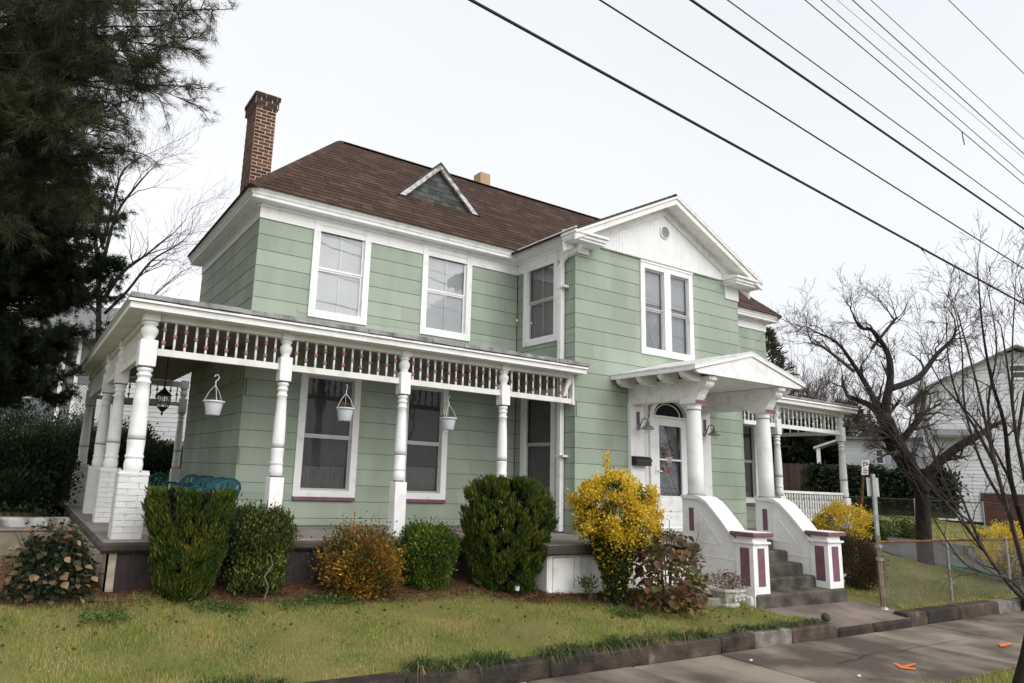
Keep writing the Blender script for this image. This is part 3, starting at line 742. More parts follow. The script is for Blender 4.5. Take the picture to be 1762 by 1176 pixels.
while z < da[1] - 0.2:
    f = (z - dz) / (da[1] - dz); x0, x1 = dl + 0.1 + (da[0] - dl) * f, dr - 0.1 - (dr - da[0]) * f; x = x0 - rng.uniform(0, .1)
    while x < x1:
        a, b = max(x, x0), min(x + .17, x1)
        if b - a > .03: it.append((DORM, (a, dy - .022, z), Vector((1, 0, 0)), Vector((0, 0, 1)), Vector((0, -1, 0)), b - a - .004, 0.105))
        x += .17
    z += 0.1
lay_pieces('slate', 'slates', it, unit_piece('slate', 0.012, 0.004), SLATE, 120)
rb = MB()
for x in (dl, dr): rb.prism([(x, dz - .05), (da[0], da[1] - .05), (da[0], da[1] - .165), (x + (.135 if x == dl else -.135), dz - .05)], lambda a, b, t: (a, t, b), dy - 0.11, dy - 0.045)
hp('barge_board', rb, mat('peeling_grey_paint', (.62, .61, .59), (.22, .19, .17), rough=.8, scale=9, lo=.34, hi=.56, bump=.4), parent=DORM)

# chimney of individual bricks
cx0, cx1, cy0, cy1, ctop = 0.05, 0.43, 1.18, 1.82, 7.62
CH = hp('chimney', MB().box(cx0 + .002, cx1 - .002, cy0 + .002, cy1 - .002, 5.2, ctop).box(cx0 - 0.035, cx1 + .035, cy0 - .035, cy1 + .035, ctop + .001, ctop + 0.25).box(cx0 + .06, cx1 - .06, cy0 + .06, cy1 - .06, ctop + .251, ctop + .30), MORTAR)
it = []; z = 5.5; k = 0; CHD = mat('sooty_brick', (0.085, 0.05, 0.04), (0.04, 0.03, 0.028), rough=0.95, scale=14, vary=0.2, color3=(0.10, 0.10, 0.05))
def brick_ring(parent, x0, x1, y0, y1, z, h, proud, k, lst, bl=0.2):
    for face, (p0, p1) in (('f', (x0, x1)), ('l', (y0, y1)), ('r', (y0, y1)), ('b', (x0, x1))):
        s = p0 - (bl / 2 if k % 2 else 0)
        while s < p1 - 0.01:
            a, b = max(s, p0), min(s + bl, p1)
            if b - a > 0.03:
                w = b - a - 0.016
                if face == 'f': lst.append((parent, (a + .006, y0 + .01, z), Vector((1, 0, 0)), Vector((0, 0, 1)), Vector((0, -1, 0)), w, h))
                elif face == 'l': lst.append((parent, (x0 + .01, b - .006, z), Vector((0, -1, 0)), Vector((0, 0, 1)), Vector((-1, 0, 0)), w, h))
                elif face == 'r': lst.append((parent, (x1 - .01, a + .006, z), Vector((0, 1, 0)), Vector((0, 0, 1)), Vector((1, 0, 0)), w, h))
                else: lst.append((parent, (b - .006, y1 - .01, z), Vector((-1, 0, 0)), Vector((0, 0, 1)), Vector((0, 1, 0)), w, h))
            s += bl
while z < ctop - .02:
    brick_ring(CH, cx0, cx1, cy0, cy1, z + .008, 0.053, 0, k, it, 0.205); z += 0.0705; k += 1
lay_pieces('brick', 'bricks', it, unit_piece('brick', 0.012, 0.012), BRICK, 230)
it = []; z = ctop + .004; j = 0
while z < ctop + 0.24:
    e = 0.035 + (0.0 if j < 2 else 0.018)
    brick_ring(CH, cx0 - e, cx1 + e, cy0 - e, cy1 + e, z, 0.072, 0, j, it, 0.21); z += 0.079; j += 1
lay_pieces('cap_brick', 'cap_bricks', it, unit_piece('cap_brick', 0.014, 0.014), CHD, 40)
hp('flue', MB().cbox(5.86, 6.16, 2.25, 2.55, 7.5, 8.27, 0.01), mat('tan_flue', (0.50, 0.36, 0.21), (0.42, 0.30, 0.17), rough=0.8))

# windows
def window(key, meeting=0.47, slat=SLAT, blind_to=1.0, muntin=True, curtain=False, sill=None, n_units=1, storm=WHITE):
    face, s0, s1, z0, z1, kd = WINDOWS[key]; cw = 0.115
    mb = MB()
    for a, b, c, d in ((s0, s0 + cw, z0, z1), (s1 - cw, s1, z0, z1), (s0 + cw, s1 - cw, z1 - cw, z1), (s0 + cw, s1 - cw, z0, z0 + cw * 0.9)):
        face.box(mb, a, b, c, d, -0.05, 0.034)
    if n_units == 2:
        m0, m1 = (s0 + s1) / 2 - 0.09, (s0 + s1) / 2 + 0.09; face.box(mb, m0, m1, z0 + cw * .9, z1 - cw, -0.05, 0.034)
    if kd in ('up', 'double', 'side'): face.box(mb, s0 - .004, s1 + .004, z1 - 0.012, z1 + 0.022, 0.0, 0.05)
    W = hp('window', mb, WHITE)
    units = [(s0 + cw, s1 - cw)] if n_units == 1 else [(s0 + cw, m0), (m1, s1 - cw)]
    for ui, (a, b) in enumerate(units):
        lo, hi = z0 + cw * 0.9, z1 - cw; zm = lo + (hi - lo) * meeting
        sb = MB(); fw = 0.032
        for c, d, dep in ((lo, zm, -0.035), (zm, hi, -0.02)):
            face.box(sb, a, a + fw, c, d, dep - .02, dep); face.box(sb, b - fw, b, c, d, dep - .02, dep)
            face.box(sb, a + fw, b - fw, c, c + fw, dep - .02, dep); face.box(sb, a + fw, b - fw, d - fw, d, dep - .02, dep)
        hp('sash', sb, storm, parent=W)
        for c, d, dep in ((lo, zm, -0.045), (zm, hi, -0.030)):
            g = MB(); g.add([face.p(a + fw, c + fw, dep), face.p(b - fw, c + fw, dep), face.p(b - fw, d - fw, dep), face.p(a + fw, d - fw, dep)], [(0, 1, 2, 3)])
            hp('pane', g, GLASS_P if kd in ('low', 'sidelow', 'right') else GLASS, parent=W, fix=False)
            if muntin:
                q = MB(); face.box(q, (a + b) / 2 - .008, (a + b) / 2 + .008, c + fw, d - fw, dep - .012, dep - .003); hp('muntin', q, SCREEN, parent=W)
        bl = MB(); z = hi - 0.02; zend = lo + (hi - lo) * (1 - blind_to)
        while z > zend:
            bl.add([face.p(a + .004, z, -0.072), face.p(b - .004, z, -0.072), face.p(b - .004, z - .021, -0.064), face.p(a + .004, z - .021, -0.064)], [(0, 1, 2, 3)]); z -= 0.022
        if blind_to > 0: hp('blind', bl, slat, parent=W, fix=False, kind='stuff')
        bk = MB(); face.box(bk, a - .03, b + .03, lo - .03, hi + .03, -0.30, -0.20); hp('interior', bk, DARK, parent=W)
        if curtain:
            cu = MB(); n = 40; pts = []
            for i in range(n + 1):
                s = a + (b - a) * i / n; pts.append((s, -0.10 + 0.012 * math.sin(i * 1.9) + 0.006 * math.sin(i * 0.7)))
            cu.add([face.p(s, lo, d) for s, d in pts] + [face.p(s, hi, d) for s, d in pts], [(i, i + 1, n + 2 + i, n + 1 + i) for i in range(n)])
            hp('curtain', cu, SHEER if kd in ('up', 'double') else CURTAIN, parent=W, fix=False, smooth=True)
    if sill:
        sm_ = MB(); face.box(sm_, s0 + 0.005, s1 - 0.005, z0 - 0.055, z0 - 0.002, -0.01, 0.06); hp('sill', sm_, sill, parent=W)
    else:
        sm_ = MB(); face.box(sm_, s0 + cw, s1 - cw, z0 + cw * 0.9, z0 + cw * 0.9 + 0.03, -0.02, 0.022); hp('sill', sm_, WHITE, parent=W)
    return W
window('f1', 0.5, blind_to=1.0)
window('f2', 0.5, blind_to=1.0)
window('g1', 0.47, slat=SLAT_SHADE, blind_to=0.78, muntin=False, curtain=True, sill=PURPLE, storm=SCREEN)
window('g2', 0.47, slat=SLAT_SHADE, blind_to=0.74, muntin=False, curtain=True, sill=PURPLE, storm=SCREEN)
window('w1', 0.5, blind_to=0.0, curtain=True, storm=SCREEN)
window('w2', 0.5, slat=SLAT_SHADE, blind_to=0.0, muntin=False, curtain=True, sill=PURPLE, storm=SCREEN)
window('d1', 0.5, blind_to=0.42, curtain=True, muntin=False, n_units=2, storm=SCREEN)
window('r1', 0.5, slat=SLAT_SHADE, blind_to=0.9, muntin=False, curtain=True, sill=PURPLE, storm=SCREEN)

# downspout at the inner corner of the wing
ds = MB(); yx = -1.39
ds.box(A - 0.115, A - 0.025, yx - .045, yx + .045, 0.10, 4.86)
ds.tube([(A - .07, yx, 4.84), (A - .07, yx - .04, 4.95), (A - .05, yx - .16, 5.03), (A - 0.05, yx - .42, 5.08), (A - .05, yx - .47, 5.12), (A - .05, yx - .47, 5.2)], 0.05, 8)
for z in (4.42, 1.36): ds.box(A - .13, A - .01, yx - .15, yx + .055, z, z + .035)
hp('downspout', ds, WHITE)

# ------------------------------------------------------------------ porch
PY, PX = -1.64, -1.70                  # post lines: front row y, left row x
PB, PT = 2.28, 2.72                    # spindle band: bottom of lower rail, bottom of beam
PE = 2.955                             # top of porch eave
LB = 6.1                               # back end of the left porch
# floor slabs and foundation
hp('porch_floor', MB().cbox(-1.98, 3.45, -2.02, -0.01, FL - 0.13, FL, 0.03).cbox(-1.98, -0.01, 0.0, LB + 0.3, FL - 0.13, FL, 0.03)
   .cbox(3.46, 6.52, -3.22, -1.72, FL - 0.10, FL + 0.015, 0.035).box(3.46, 5.3, -1.71, -0.01, FL - .13, FL + 0.004).cbox(6.53, 8.78, -3.16, -1.72, FL - 0.2, FL + 0.055, 0.02), CONC_FLOOR)
hp('slab_edge', MB().cbox(3.44, 6.55, -3.25, -3.05, FL - 0.125, FL + 0.004, 0.03).cbox(-1.995, 3.45, -2.045, -1.93, FL - 0.125, FL - 0.012, 0.03).cbox(-2.005, -1.9, -2.04, LB + .3, FL - .125, FL - .012, 0.03), CONC_DK)
hp('foundation', MB().box(-1.88, 3.55, -1.96, -1.8, -0.9, FL - 0.1).box(-1.86, -1.7, -1.79, LB + 0.2, -0.9, FL - 0.1), STUCCO_DK, label='dark grey stuccoed foundation under the porch')
hp('foundation', MB().box(-1.905, -1.882, -1.975, LB, -0.9, FL - 0.127).box(-1.905, -1.80, -1.975, -1.962, -0.9, FL - 0.127), STUCCO_C, label='flaking cream painted side of the porch foundation')
fw = hp('foundation', MB().box(3.55, 6.5, -3.12, -2.9, -0.95, FL - 0.09).box(3.53, 3.6, -3.11, -1.9, -0.95, FL - .09), STUCCO_W, label='white painted panelled foundation wall beside the steps')
for a, b in ((3.62, 4.02), (4.14, 5.05), (5.17, 6.35)):
    q = MB()
    for x0, x1, z0, z1 in ((a, b, -0.10, -0.088), (a, a + .012, -0.52, -0.10), (b - .012, b, -0.52, -.10)): q.box(x0, x1, -3.124, -3.1195, z0, z1)
    hp('panel_groove', q, STUCCO_C, parent=fw)

# posts
def post_profile(s=1.0):
    return [(0.068, 0.85), (0.088, 0.87), (0.092, 0.93), (0.083, 0.99), (0.078, 1.00), (0.090, 1.012), (0.090, 1.035), (0.080, 1.05), (0.086, 1.20), (0.087, 1.225)], \
           [(0.086, 1.243), (0.085, 1.30), (0.080, 1.55), (0.070, 1.80), (0.064, 1.915), (0.074, 1.925), (0.074, 1.945), (0.062, 1.955), (0.062, 2.0), (0.075, 2.01), (0.075, 2.03), (0.062, 2.04), (0.06, 2.06), (0.078, 2.075), (0.078, 2.10), (0.066, 2.115)], \
           [(0.052, 2.455), (0.07, 2.465), (0.055, 2.49), (0.072, 2.52), (0.085, 2.565), (0.085, 2.60), (0.06, 2.635), (0.055, 2.645), (0.078, 2.66), (0.078, 2.685), (0.06, 2.70)]
def make_post(x, y, s=1.0, pier=False, z0=FL, squaretop=PE - 0.07):
    lo, mid, hi = post_profile()
    k = lambda pr: [(r * s, z) for r, z in pr]
    mb = MB().lathe(k(lo), 14, x, y).lathe(k(mid), 14, x, y).lathe(k(hi), 14, x, y)
    w = 0.085 * s
    mb.cbox(x - w, x + w, y - w, y + w, 2.125, 2.457, 0.008).cbox(x - w * .95, x + w * .95, y - w * .95, y + w * .95, 2.698, squaretop, 0.006)
    if not pier: mb.cbox(x - w * 1.12, x + w * 1.12, y - w * 1.12, y + w * 1.12, z0 - .01, 0.838, 0.008)
    P = hp('porch_post', mb, WHITE, smooth=False)
    for p in P.data.polygons: p.use_smooth = len(p.vertices) == 4 and abs(p.normal.z) < 0.98 and p.area < 0.02
    hp('ring', MB().lathe([(0.08 * s, 2.112), (0.08 * s, 2.128)], 14, x, y), PURPLE, parent=P); hp('ring', MB().lathe([(0.082 * s, .836), (0.078 * s, .853)], 14, x, y), PURPLE, parent=P)
    hp('ring', MB().lathe([(0.0885 * s, 1.224), (0.0885 * s, 1.244)], 14, x, y), GREEN_RING, parent=P)
    if pier:
        pw = pier; it = []
        hp('pier_core', MB().box(x - pw + .012, x + pw - .012, y - pw + .012, y + pw - .012, z0 - .02, 0.83), WBRICK, parent=P)
        z = z0 + 0.002; j = 0
        while z < 0.80:
            brick_ring(P, x - pw, x + pw, y - pw, y + pw, z, 0.0675, 0, j, it, 0.235); z += 0.072; j += 1
        lay_pieces('brick', 'bricks', it, unit_piece('brick', 0.014, 0.012), WBRICK, 150)
        hp('pier_cap', MB().cbox(x - pw - .008, x + pw + .008, y - pw - .008, y + pw + .008, 0.80, 0.838, 0.008), WBRICK, parent=P)
    return P
FX = [0.075, 1.94, 3.81]
make_post(PX, PY, 1.22, pier=0.165)
for x in FX: make_post(x, PY)
for y in (0.72, 2.54): make_post(PX, y, 1.12, pier=0.135)
make_post(PX, LB, 1.12, pier=0.135); make_post(0.25, LB, 1.0)
RPX = [11.1, 13.58]
for x in RPX: make_post(x, -1.70, 0.92, z0=0.0)
make_post(RPX[1], 1.8, 0.92, z0=0.0)

# beams, rails and spindle bands
def lathe_mesh(name, prof, m, n=8):
    me = MB().lathe(prof, n).mesh(name); me.materials.append(m); me.polygons.foreach_set('use_smooth', [len(p.vertices) == 4 for p in me.polygons]); return me
sp_a = lathe_mesh('spindle', [(0.016, 0), (0.016, 0.045), (0.011, 0.06), (0.017, 0.075), (0.012, 0.12), (0.011, 0.17), (0.012, 0.22), (0.017, 0.265), (0.011, 0.28), (0.016, 0.295), (0.016, 0.35)], WHITE)
sp_b = lathe_mesh('spindle', [(0.015, 0), (0.017, 0.12), (0.012, 0.13), (0.017, 0.145), (0.017, 0.205), (0.012, 0.22), (0.017, 0.23), (0.014, 0.35)], WHITE)
bead = lathe_mesh('bead', [(0.014, -0.03), (0.025, -0.02), (0.028, 0), (0.025, 0.02), (0.014, 0.03)], PURPLE_L, 10)
bead_w = lathe_mesh('bead', [(0.014, -0.03), (0.022, -0.02), (0.025, 0), (0.022, 0.02), (0.014, 0.03)], WHITE, 10)
def spindles(p, q, n, beads=True, first=0):
    p, q = Vector(p), Vector(q)
    for i in range(n):
        two = (i + first) % 2 == 0
        o = bpy.data.objects.new('spindle', sp_a if two else sp_b); COL.objects.link(o); o.parent = HOUSE
        o.location = p.lerp(q, (i + 0.5) / n) - HO
        for z in ((0.088, 0.255) if two else (0.175,)):
            b = bpy.data.objects.new('bead', bead if beads else bead_w); COL.objects.link(b); b.parent = o; b.location = (0, 0, z)
def rail(p, q, z0, z1, hw, m=CREAM, name='rail'):
    p, q = Vector((p[0], p[1], 0)), Vector((q[0], q[1], 0)); d = (q - p).normalized(); s = Vector((d.y, -d.x, 0))
    mb = MB(); vs = [(e + s * k * hw) for e in (p, q) for k in (-1, 1)]
    mb.add([(v.x, v.y, z) for z in (z0, z1) for v in (vs[0], vs[1], vs[3], vs[2])], [(0, 3, 2, 1), (4, 5, 6, 7), (0, 1, 5, 4), (1, 2, 6, 5), (2, 3, 7, 6), (3, 0, 4, 7)])
    return hp(name, mb, m)
xsn = [PX] + FX + [A - 0.06]
for i, n in enumerate((12, 12, 13, 9)):
    a, b = xsn[i] + (0.11 if i == 0 else 0.088), xsn[i + 1] - (0.088 if i < 3 else 0.0)
    rail((a, PY), (b, PY), PB, PB + 0.085, 0.035); rail((a, PY), (b, PY), PT, PE - 0.11, 0.055, CREAM, 'beam')
    spindles((a, PY, PB + 0.085), (b, PY, PB + 0.085), n, True, 0 if i in (0, 2) else 1)
# curved end bracket at the wing
hp('bracket', MB().box(A - 0.055, A + 0.005, PY - .05, PY + .05, PB - 0.02, PE - 0.12).prism([(A - .06, PT), (A - .06, PT - .07), (A - 0.13, PT - .16), (A - .2, PB + .12), (A - 0.24, PB + .11), (A - 0.18, PT - .12), (A - .12, PT)], lambda a, b, t: (a, t, b), PY - .03, PY + .03), WHITE_OLD)
# left side: fretwork lattice panels between the posts
ys = [PY, 0.72, 2.54, LB]
for i in range(3):
    a, b = ys[i] + (0.11 if i == 0 else 0.1), ys[i + 1] - 0.1
    rail((PX, a), (PX, b), PB, PB + 0.085, 0.035, WHITE_OLD); rail((PX, a), (PX, b), PT, PE - 0.11, 0.055, CREAM, 'beam')
    lt = MB(); h = PT - PB - 0.085; y = a - h
    while y < b:
        for sg in (1, -1):
            y0, y1 = y, y + h; z0, z1 = (PB + .085, PT) if sg > 0 else (PT, PB + .085)
            f0, f1 = max(0, (a - y0) / h), min(1, (b - y0) / h)
            if f1 - f0 > 0.02:
                p = Vector((PX + .006 * sg, y0 + h * f0, z0 + (z1 - z0) * f0)); q = Vector((PX + .006 * sg, y0 + h * f1, z0 + (z1 - z0) * f1))
                d = (q - p).normalized(); s = Vector((0, -d.z, d.y)) * 0.018; e = Vector((0.005, 0, 0))
                lt.add([p - s - e, q - s - e, q + s - e, p + s - e, p - s + e, q - s + e, q + s + e, p + s + e], [(0, 1, 2, 3), (7, 6, 5, 4), (0, 4, 5, 1), (1, 5, 6, 2), (2, 6, 7, 3), (3, 7, 4, 0)])
        y += 0.085
    hp('lattice_panel', lt, WHITE_OLD)
rail((PX + .1, LB), (0.2, LB), PB, PB + .085, .035); rail((PX + .1, LB), (0.2, LB), PT, PE - .11, .055, CREAM, 'beam'); spindles((PX + .1, LB, PB + .085), (0.17, LB, PB + .085), 12)
# right porch
def right_bay(p, q, n):
    rail(p, q, PB, PB + .085, .035, WHITE); rail(p, q, PT, PE - .06, .055, WHITE, 'beam'); spindles((*p, PB + .085), (*q, PB + .085), n, False)
right_bay((C + .02, -1.70), (RPX[0] - .08, -1.70), 8); right_bay((RPX[0] + .08, -1.70), (RPX[1] - .08, -1.70), 15); right_bay((RPX[1], -1.62), (RPX[1], 1.72), 16)
bal = lathe_mesh('baluster', [(0.02, 0), (0.02, 0.07), (0.012, 0.08), (0.026, 0.11), (0.022, 0.17), (0.013, 0.22), (0.02, 0.235), (0.013, 0.25), (0.022, 0.30), (0.026, 0.34), (0.013, 0.40), (0.02, 0.41), (0.02, 0.52)], WHITE)
def balustrade(p, q, n):
    rail(p, q, 0.90, 0.95, .045, WHITE); rail(p, q, 0.33, 0.385, .035, WHITE)
    p, q = Vector((*p, 0.385)), Vector((*q, 0.385))
    for i in range(n):
        o = bpy.data.objects.new('baluster', bal); COL.objects.link(o); o.parent = HOUSE; o.location = p.lerp(q, (i + .5) / n) - HO
balustrade((RPX[0] + .1, -1.70), (RPX[1] - .1, -1.70), 24); balustrade((RPX[1], -1.6), (RPX[1], 1.7), 26)
hp('porch_floor', MB().cbox(C + .01, RPX[1] + .2, -1.95, -.02, -.12, 0.03, .02).box(RX + .02, RPX[1] + .2, 0, 2.0, -.12, .03), CONC_FLOOR)
hp('foundation', MB().box(C + .05, RPX[1] + .1, -1.85, -1.7, -.9, -.121).box(RPX[1] - .05, RPX[1] + .1, -1.69, 2, -.9, -.121), STUCCO_W, label='white painted foundation of the right porch')

# porch roofs: fascia, soffit, low pitched sheet
def porch_roof(corners, inner, zin, name='porch_roof'):
    """corners: outer eave polyline (x, y); inner: matching wall polyline; sheet rising to zin"""
    n = len(corners); up = MB()
    vs = [(x, y, PE + .012) for x, y in corners] + [(x, y, zin) for x, y in inner] + [(x, y, PE - .035) for x, y in corners] + [(x, y, zin - .05) for x, y in inner]
    fs = []
    for i in range(n - 1):
        fs += [(i, i + 1, n + i + 1, n + i), (2 * n + i, 3 * n + i, 3 * n + i + 1, 2 * n + i + 1), (i, 2 * n + i, 2 * n + i + 1, i + 1), (n + i, n + i + 1, 3 * n + i + 1, 3 * n + i)]
    fs += [(0, n, 3 * n, 2 * n), (n - 1, 3 * n - 1, 4 * n - 1, 2 * n - 1)]
    return hp(name, up.add(vs, fs), TIN)
PR = porch_roof([(-2.0, LB + .35), (-2.0, -1.94), (A + 0.07, -1.94)], [(-0.02, LB + .35), (-0.02, -0.02), (A + .07, -0.02)], 3.34)
def fascia(path, parent):
    """two stepped fascia boards and a soffit swept along the eave"""
    for prof, m, nm in (([(0.0, PE - .04), (-0.035, PE - .055), (-0.05, PE - .085), (0.0, PE - .085)], WHITE_OLD, 'gutter_moulding'), ([(0.02, PE - .087), (-0.012, PE - .087), (-0.012, PE - .165), (0.02, PE - .165)], WHITE, 'fascia'), ([(0.02, PE - .145), (0.02, PE - .16), (0.34, PE - .16), (0.34, PE - .145)], CREAM, 'soffit')):
        mb = MB(); k = len(prof); vs = []
        for x, y, ix, iy in path: vs += [(x + ix * d, y + iy * d, z) for d, z in prof]
        m2 = len(path); fs = [(j * k + i, j * k + (i + 1) % k, (j + 1) * k + (i + 1) % k, (j + 1) * k + i) for j in range(m2 - 1) for i in range(k)]
        fs += [tuple(range(k)), tuple(reversed(range((m2 - 1) * k, m2 * k)))]
        hp(nm, mb.add(vs, fs), m, parent=parent)
fascia([(-1.98, LB + .33, 1, 0), (-1.98, -1.92, 1, 1), (A + 0.05, -1.92, 0, 1)], PR)
ed = MB(); x = -2.0
while x < A + 0.02:                                     # ragged roll-roofing edge along the eave
    w = rng.uniform(.10, .3); ed.box(x, min(x + w, A + .09), -1.975 + rng.uniform(-.012, .012), -1.90, PE - 0.038 + rng.uniform(-.003, .003), PE + .016 + rng.uniform(0, .008)); x += w + .002
hp('roofing_edge', ed, TIN, parent=PR, kind='stuff')
# beaded ceiling boards
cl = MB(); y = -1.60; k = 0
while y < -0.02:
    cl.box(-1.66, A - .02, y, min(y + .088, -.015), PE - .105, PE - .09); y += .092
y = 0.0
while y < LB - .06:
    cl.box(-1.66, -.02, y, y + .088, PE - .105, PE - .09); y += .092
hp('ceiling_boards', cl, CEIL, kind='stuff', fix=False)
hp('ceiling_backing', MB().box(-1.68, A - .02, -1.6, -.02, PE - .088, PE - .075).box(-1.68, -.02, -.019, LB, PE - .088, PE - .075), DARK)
PR2 = porch_roof([(C + .04, -1.98), (RPX[1] + .28, -1.98), (RPX[1] + .28, 2.0)], [(C + .04, -.02), (RX - .02, -.02), (RX - .02, 2.0)], 3.3)
fascia([(C + .05, -1.96, 0, 1), (RPX[1] + .26, -1.96, -1, 1), (RPX[1] + .26, 1.98, -1, 0)], PR2)
hp('porch_ceiling', MB().box(C + .02, RPX[1] - .02, -1.64, -.02, PE - .10, PE - .08), CREAM)

# ------------------------------------------------------------------ entrance: door, portico, steps
DX0, DX1 = 7.25, 8.17; YD = -B - 0.005
hp('door_reveal', MB().box(6.95, 8.5, -B + .13, -B + .17, 0.05, 2.72), CREAM)
fr = MB()
for x0, x1 in ((7.15, DX0), (DX1, 8.27)): fr.box(x0, x1, YD - .03, YD + .12, 0.13, 2.24)
# arched head over the door with a fanlight
ac, ar = (DX0 + DX1) / 2, (DX1 - DX0) / 2
n = 18; poly_o = [(ac + (ar + .10) * math.cos(math.pi * i / n), 2.24 + .40 * math.sin(math.pi * i / n)) for i in range(n + 1)]
poly_i = [(ac + ar * math.cos(math.pi * i / n), 2.24 + .31 * math.sin(math.pi * i / n)) for i in range(n + 1)]
for i in range(n):
    (a, b), (c, d), (e, f), (g, h) = poly_o[i], poly_o[i + 1], poly_i[i + 1], poly_i[i]
    fr.prism([(a, b), (c, d), (e, f), (g, h)], lambda p, q, t: (p, t, q), YD - .04, YD + .10)
fr.box(7.15, 8.27, YD - .035, YD + .1, 2.20, 2.245)
DF = hp('door_frame', fr, WHITE)
hp('fanlight', MB().prism([(DX0, 2.245)] + [(DX1, 2.245)] + poly_i[1:-1], lambda p, q, t: (p, t, q), YD + .05, YD + .06), DARK, parent=DF)
q = MB()
for rr in (0.78,): 
    for i in range(n):
        u0, u1 = math.pi * i / n, math.pi * (i + 1) / n
        q.prism([(ac + ar * rr * math.cos(u0), 2.245 + .31 * rr * math.sin(u0)), (ac + ar * rr * math.cos(u1), 2.245 + .31 * rr * math.sin(u1)), (ac + ar * (rr - .045) * math.cos(u1), 2.245 + .31 * (rr - .045) * math.sin(u1)), (ac + ar * (rr - .045) * math.cos(u0), 2.245 + .31 * (rr - .045) * math.sin(u0))], lambda p, r_, t: (p, t, r_), YD + .03, YD + .048)
hp('fanlight_reflection', q, WHITE_OLD, parent=DF)  # pale arc modelled to stand in for a reflection on the fanlight
# white infill above arch and side panels
hp('side_panel', MB().box(7.0, 7.148, -B - .0, -B + .1, 0.13, 2.44).box(8.272, 8.42, -B, -B + .1, .13, 2.44).box(6.97, 7.06, -B - .01, -B + .08, 2.44, 2.72).box(8.36, 8.44, -B - .01, -B + .08, 2.44, 2.72), CREAM)
hp('door_gap_shade', MB().box(6.965, 6.998, -B - .02, -B + .1, .12, 2.5).box(8.422, 8.455, -B - .02, -B + .1, .12, 2.5), DARK)  # dark strips painting the shade in the gap beside each pilaster
# storm door with a tall glass
dm = MB(); gx0, gx1, gz0, gz1 = 7.40, 8.02, 0.76, 2.06
for x0, x1, z0, z1 in ((DX0 + .004, gx0, .17, 2.195), (gx1, DX1 - .004, .17, 2.195), (gx0, gx1, gz1, 2.195), (gx0, gx1, .17, gz0)): dm.box(x0, x1, YD - .02, YD + .02, z0, z1)
DR = hp('door', dm, WHITE)
hp('raised_panel', MB().cbox(7.40, 8.02, YD - .032, YD - .0205, .48, .70, .005), WHITE, parent=DR); hp('raised_panel', MB().cbox(7.40, 8.02, YD - .032, YD - .0205, .23, .42, .005), WHITE, parent=DR)
hp('pane', MB().add([(gx0, YD, gz0), (gx1, YD, gz0), (gx1, YD, gz1), (gx0, YD, gz1)], [(0, 1, 2, 3)]), GLASS_DK, parent=DR, fix=False)
hp('glazing_bar', MB().box(gx0, gx1, YD - .016, YD + .016, 1.41, 1.44), WHITE, parent=DR)
hp('handle', MB().tube([(7.31, YD - .03, 1.21), (7.31, YD - .07, 1.21), (7.42, YD - .07, 1.205)], .011, 6).box(7.285, 7.335, YD - .035, YD - .0205, 1.14, 1.29), WHITE, parent=DR)
hp('inner_door', MB().box(DX0, DX1, YD + .075, YD + .11, .17, 2.2).cbox(7.45, 7.97, YD + .055, YD + .074, .9, 1.2, .006), mat('inner_door_paint', (0.30, 0.30, 0.30), (0.24, 0.24, 0.24)), parent=DR)
hp('threshold', MB().box(7.1, 8.3, -B - .12, -B + .1, FL + .056, .165), CREAM)
# pilasters either side
for x0, x1 in ((6.60, 6.96), (8.46, 8.82)):
    P = hp('pilaster', MB().box(x0, x1, -B - .075, -B - .006, FL + .0, 2.40).box(x0 - .0, x1 + .0, -B - .09, -B - .006, FL, .25), WHITE)
    hp('inset', MB().box(x0 + .15, x0 + .235, -B - .08, -B - .0755, 2.02, 2.26), PURPLE, parent=P)
# portico roof on columns
QX = 7.66; Q0, Q1 = QX - 1.49, QX + 1.49; QY = -3.52; QE, QA = 2.885, 3.27
CXS = (6.72, 8.60); CYP = -3.06
for x in CXS:
    co = hp('column', MB().lathe([(0.128, 0.835), (0.127, 1.2), (0.124, 1.6), (0.116, 2.0), (0.110, 2.2), (0.110, 2.215), (0.124, 2.225), (0.124, 2.245), (0.112, 2.255), (0.132, 2.285), (0.136, 2.30)], 28, x, CYP), WHITE, smooth=True)
    hp('base_ring', MB().lathe([(0.15, 0.812), (0.15, 0.825), (0.134, 0.836)], 28, x, CYP).lathe([(0.1135, 2.2), (0.1135, 2.216)], 28, x, CYP), GREEN_RING, parent=co, smooth=True)
    hp('capital', MB().cbox(x - .155, x + .155, CYP - .155, CYP + .16, 2.302, 2.375, .006), WHITE_OLD, parent=co)
    hp('capital_face', MB().box(x - .15, x + .15, CYP - .16, CYP - .1555, 2.306, 2.371), PURPLE, parent=co)
    # scrolled bracket under the pediment
    prof = [(CYP + .10, 2.377), (CYP - .13, 2.377), (CYP - .16, 2.41), (CYP - .19, 2.47), (CYP - .245, 2.54), (CYP - .31, 2.58), (CYP - .34, 2.62), (CYP - .345, 2.66), (CYP - .40, 2.69), (CYP - .41, 2.745), (CYP + .10, 2.745)]
    bk = hp('scroll_bracket', MB().prism(prof, lambda a, b, t: (t, a, b), x - .10, x + .10), WHITE_OLD)
    hp('scroll_ribs', MB().prism([(y - .012, z - .004) for y, z in prof[1:10]] + [(CYP - .1, 2.74), (CYP - .1, 2.38)], lambda a, b, t: (t, a, b), x - .045, x + .045), WHITE, parent=bk)
for x in CXS:   # side beams back to the wall
    sx = -1 if x < QX else 1
    hp('portico_beam', MB().box(x - .10, x + .10, CYP + .101, -B - .005, 2.38, 2.745).box(x - .115 * 1, x + .115, -B - .12, -B - .004, 2.35, 2.379), WHITE_OLD)
qm = MB()
for ex in (Q0, Q1):
    qm.prism([(ex, QE), (QX, QA), (QX, QA - .03), (ex, QE - .03)], lambda a, b, t: (a, t, b), QY - .03, -B - .003)
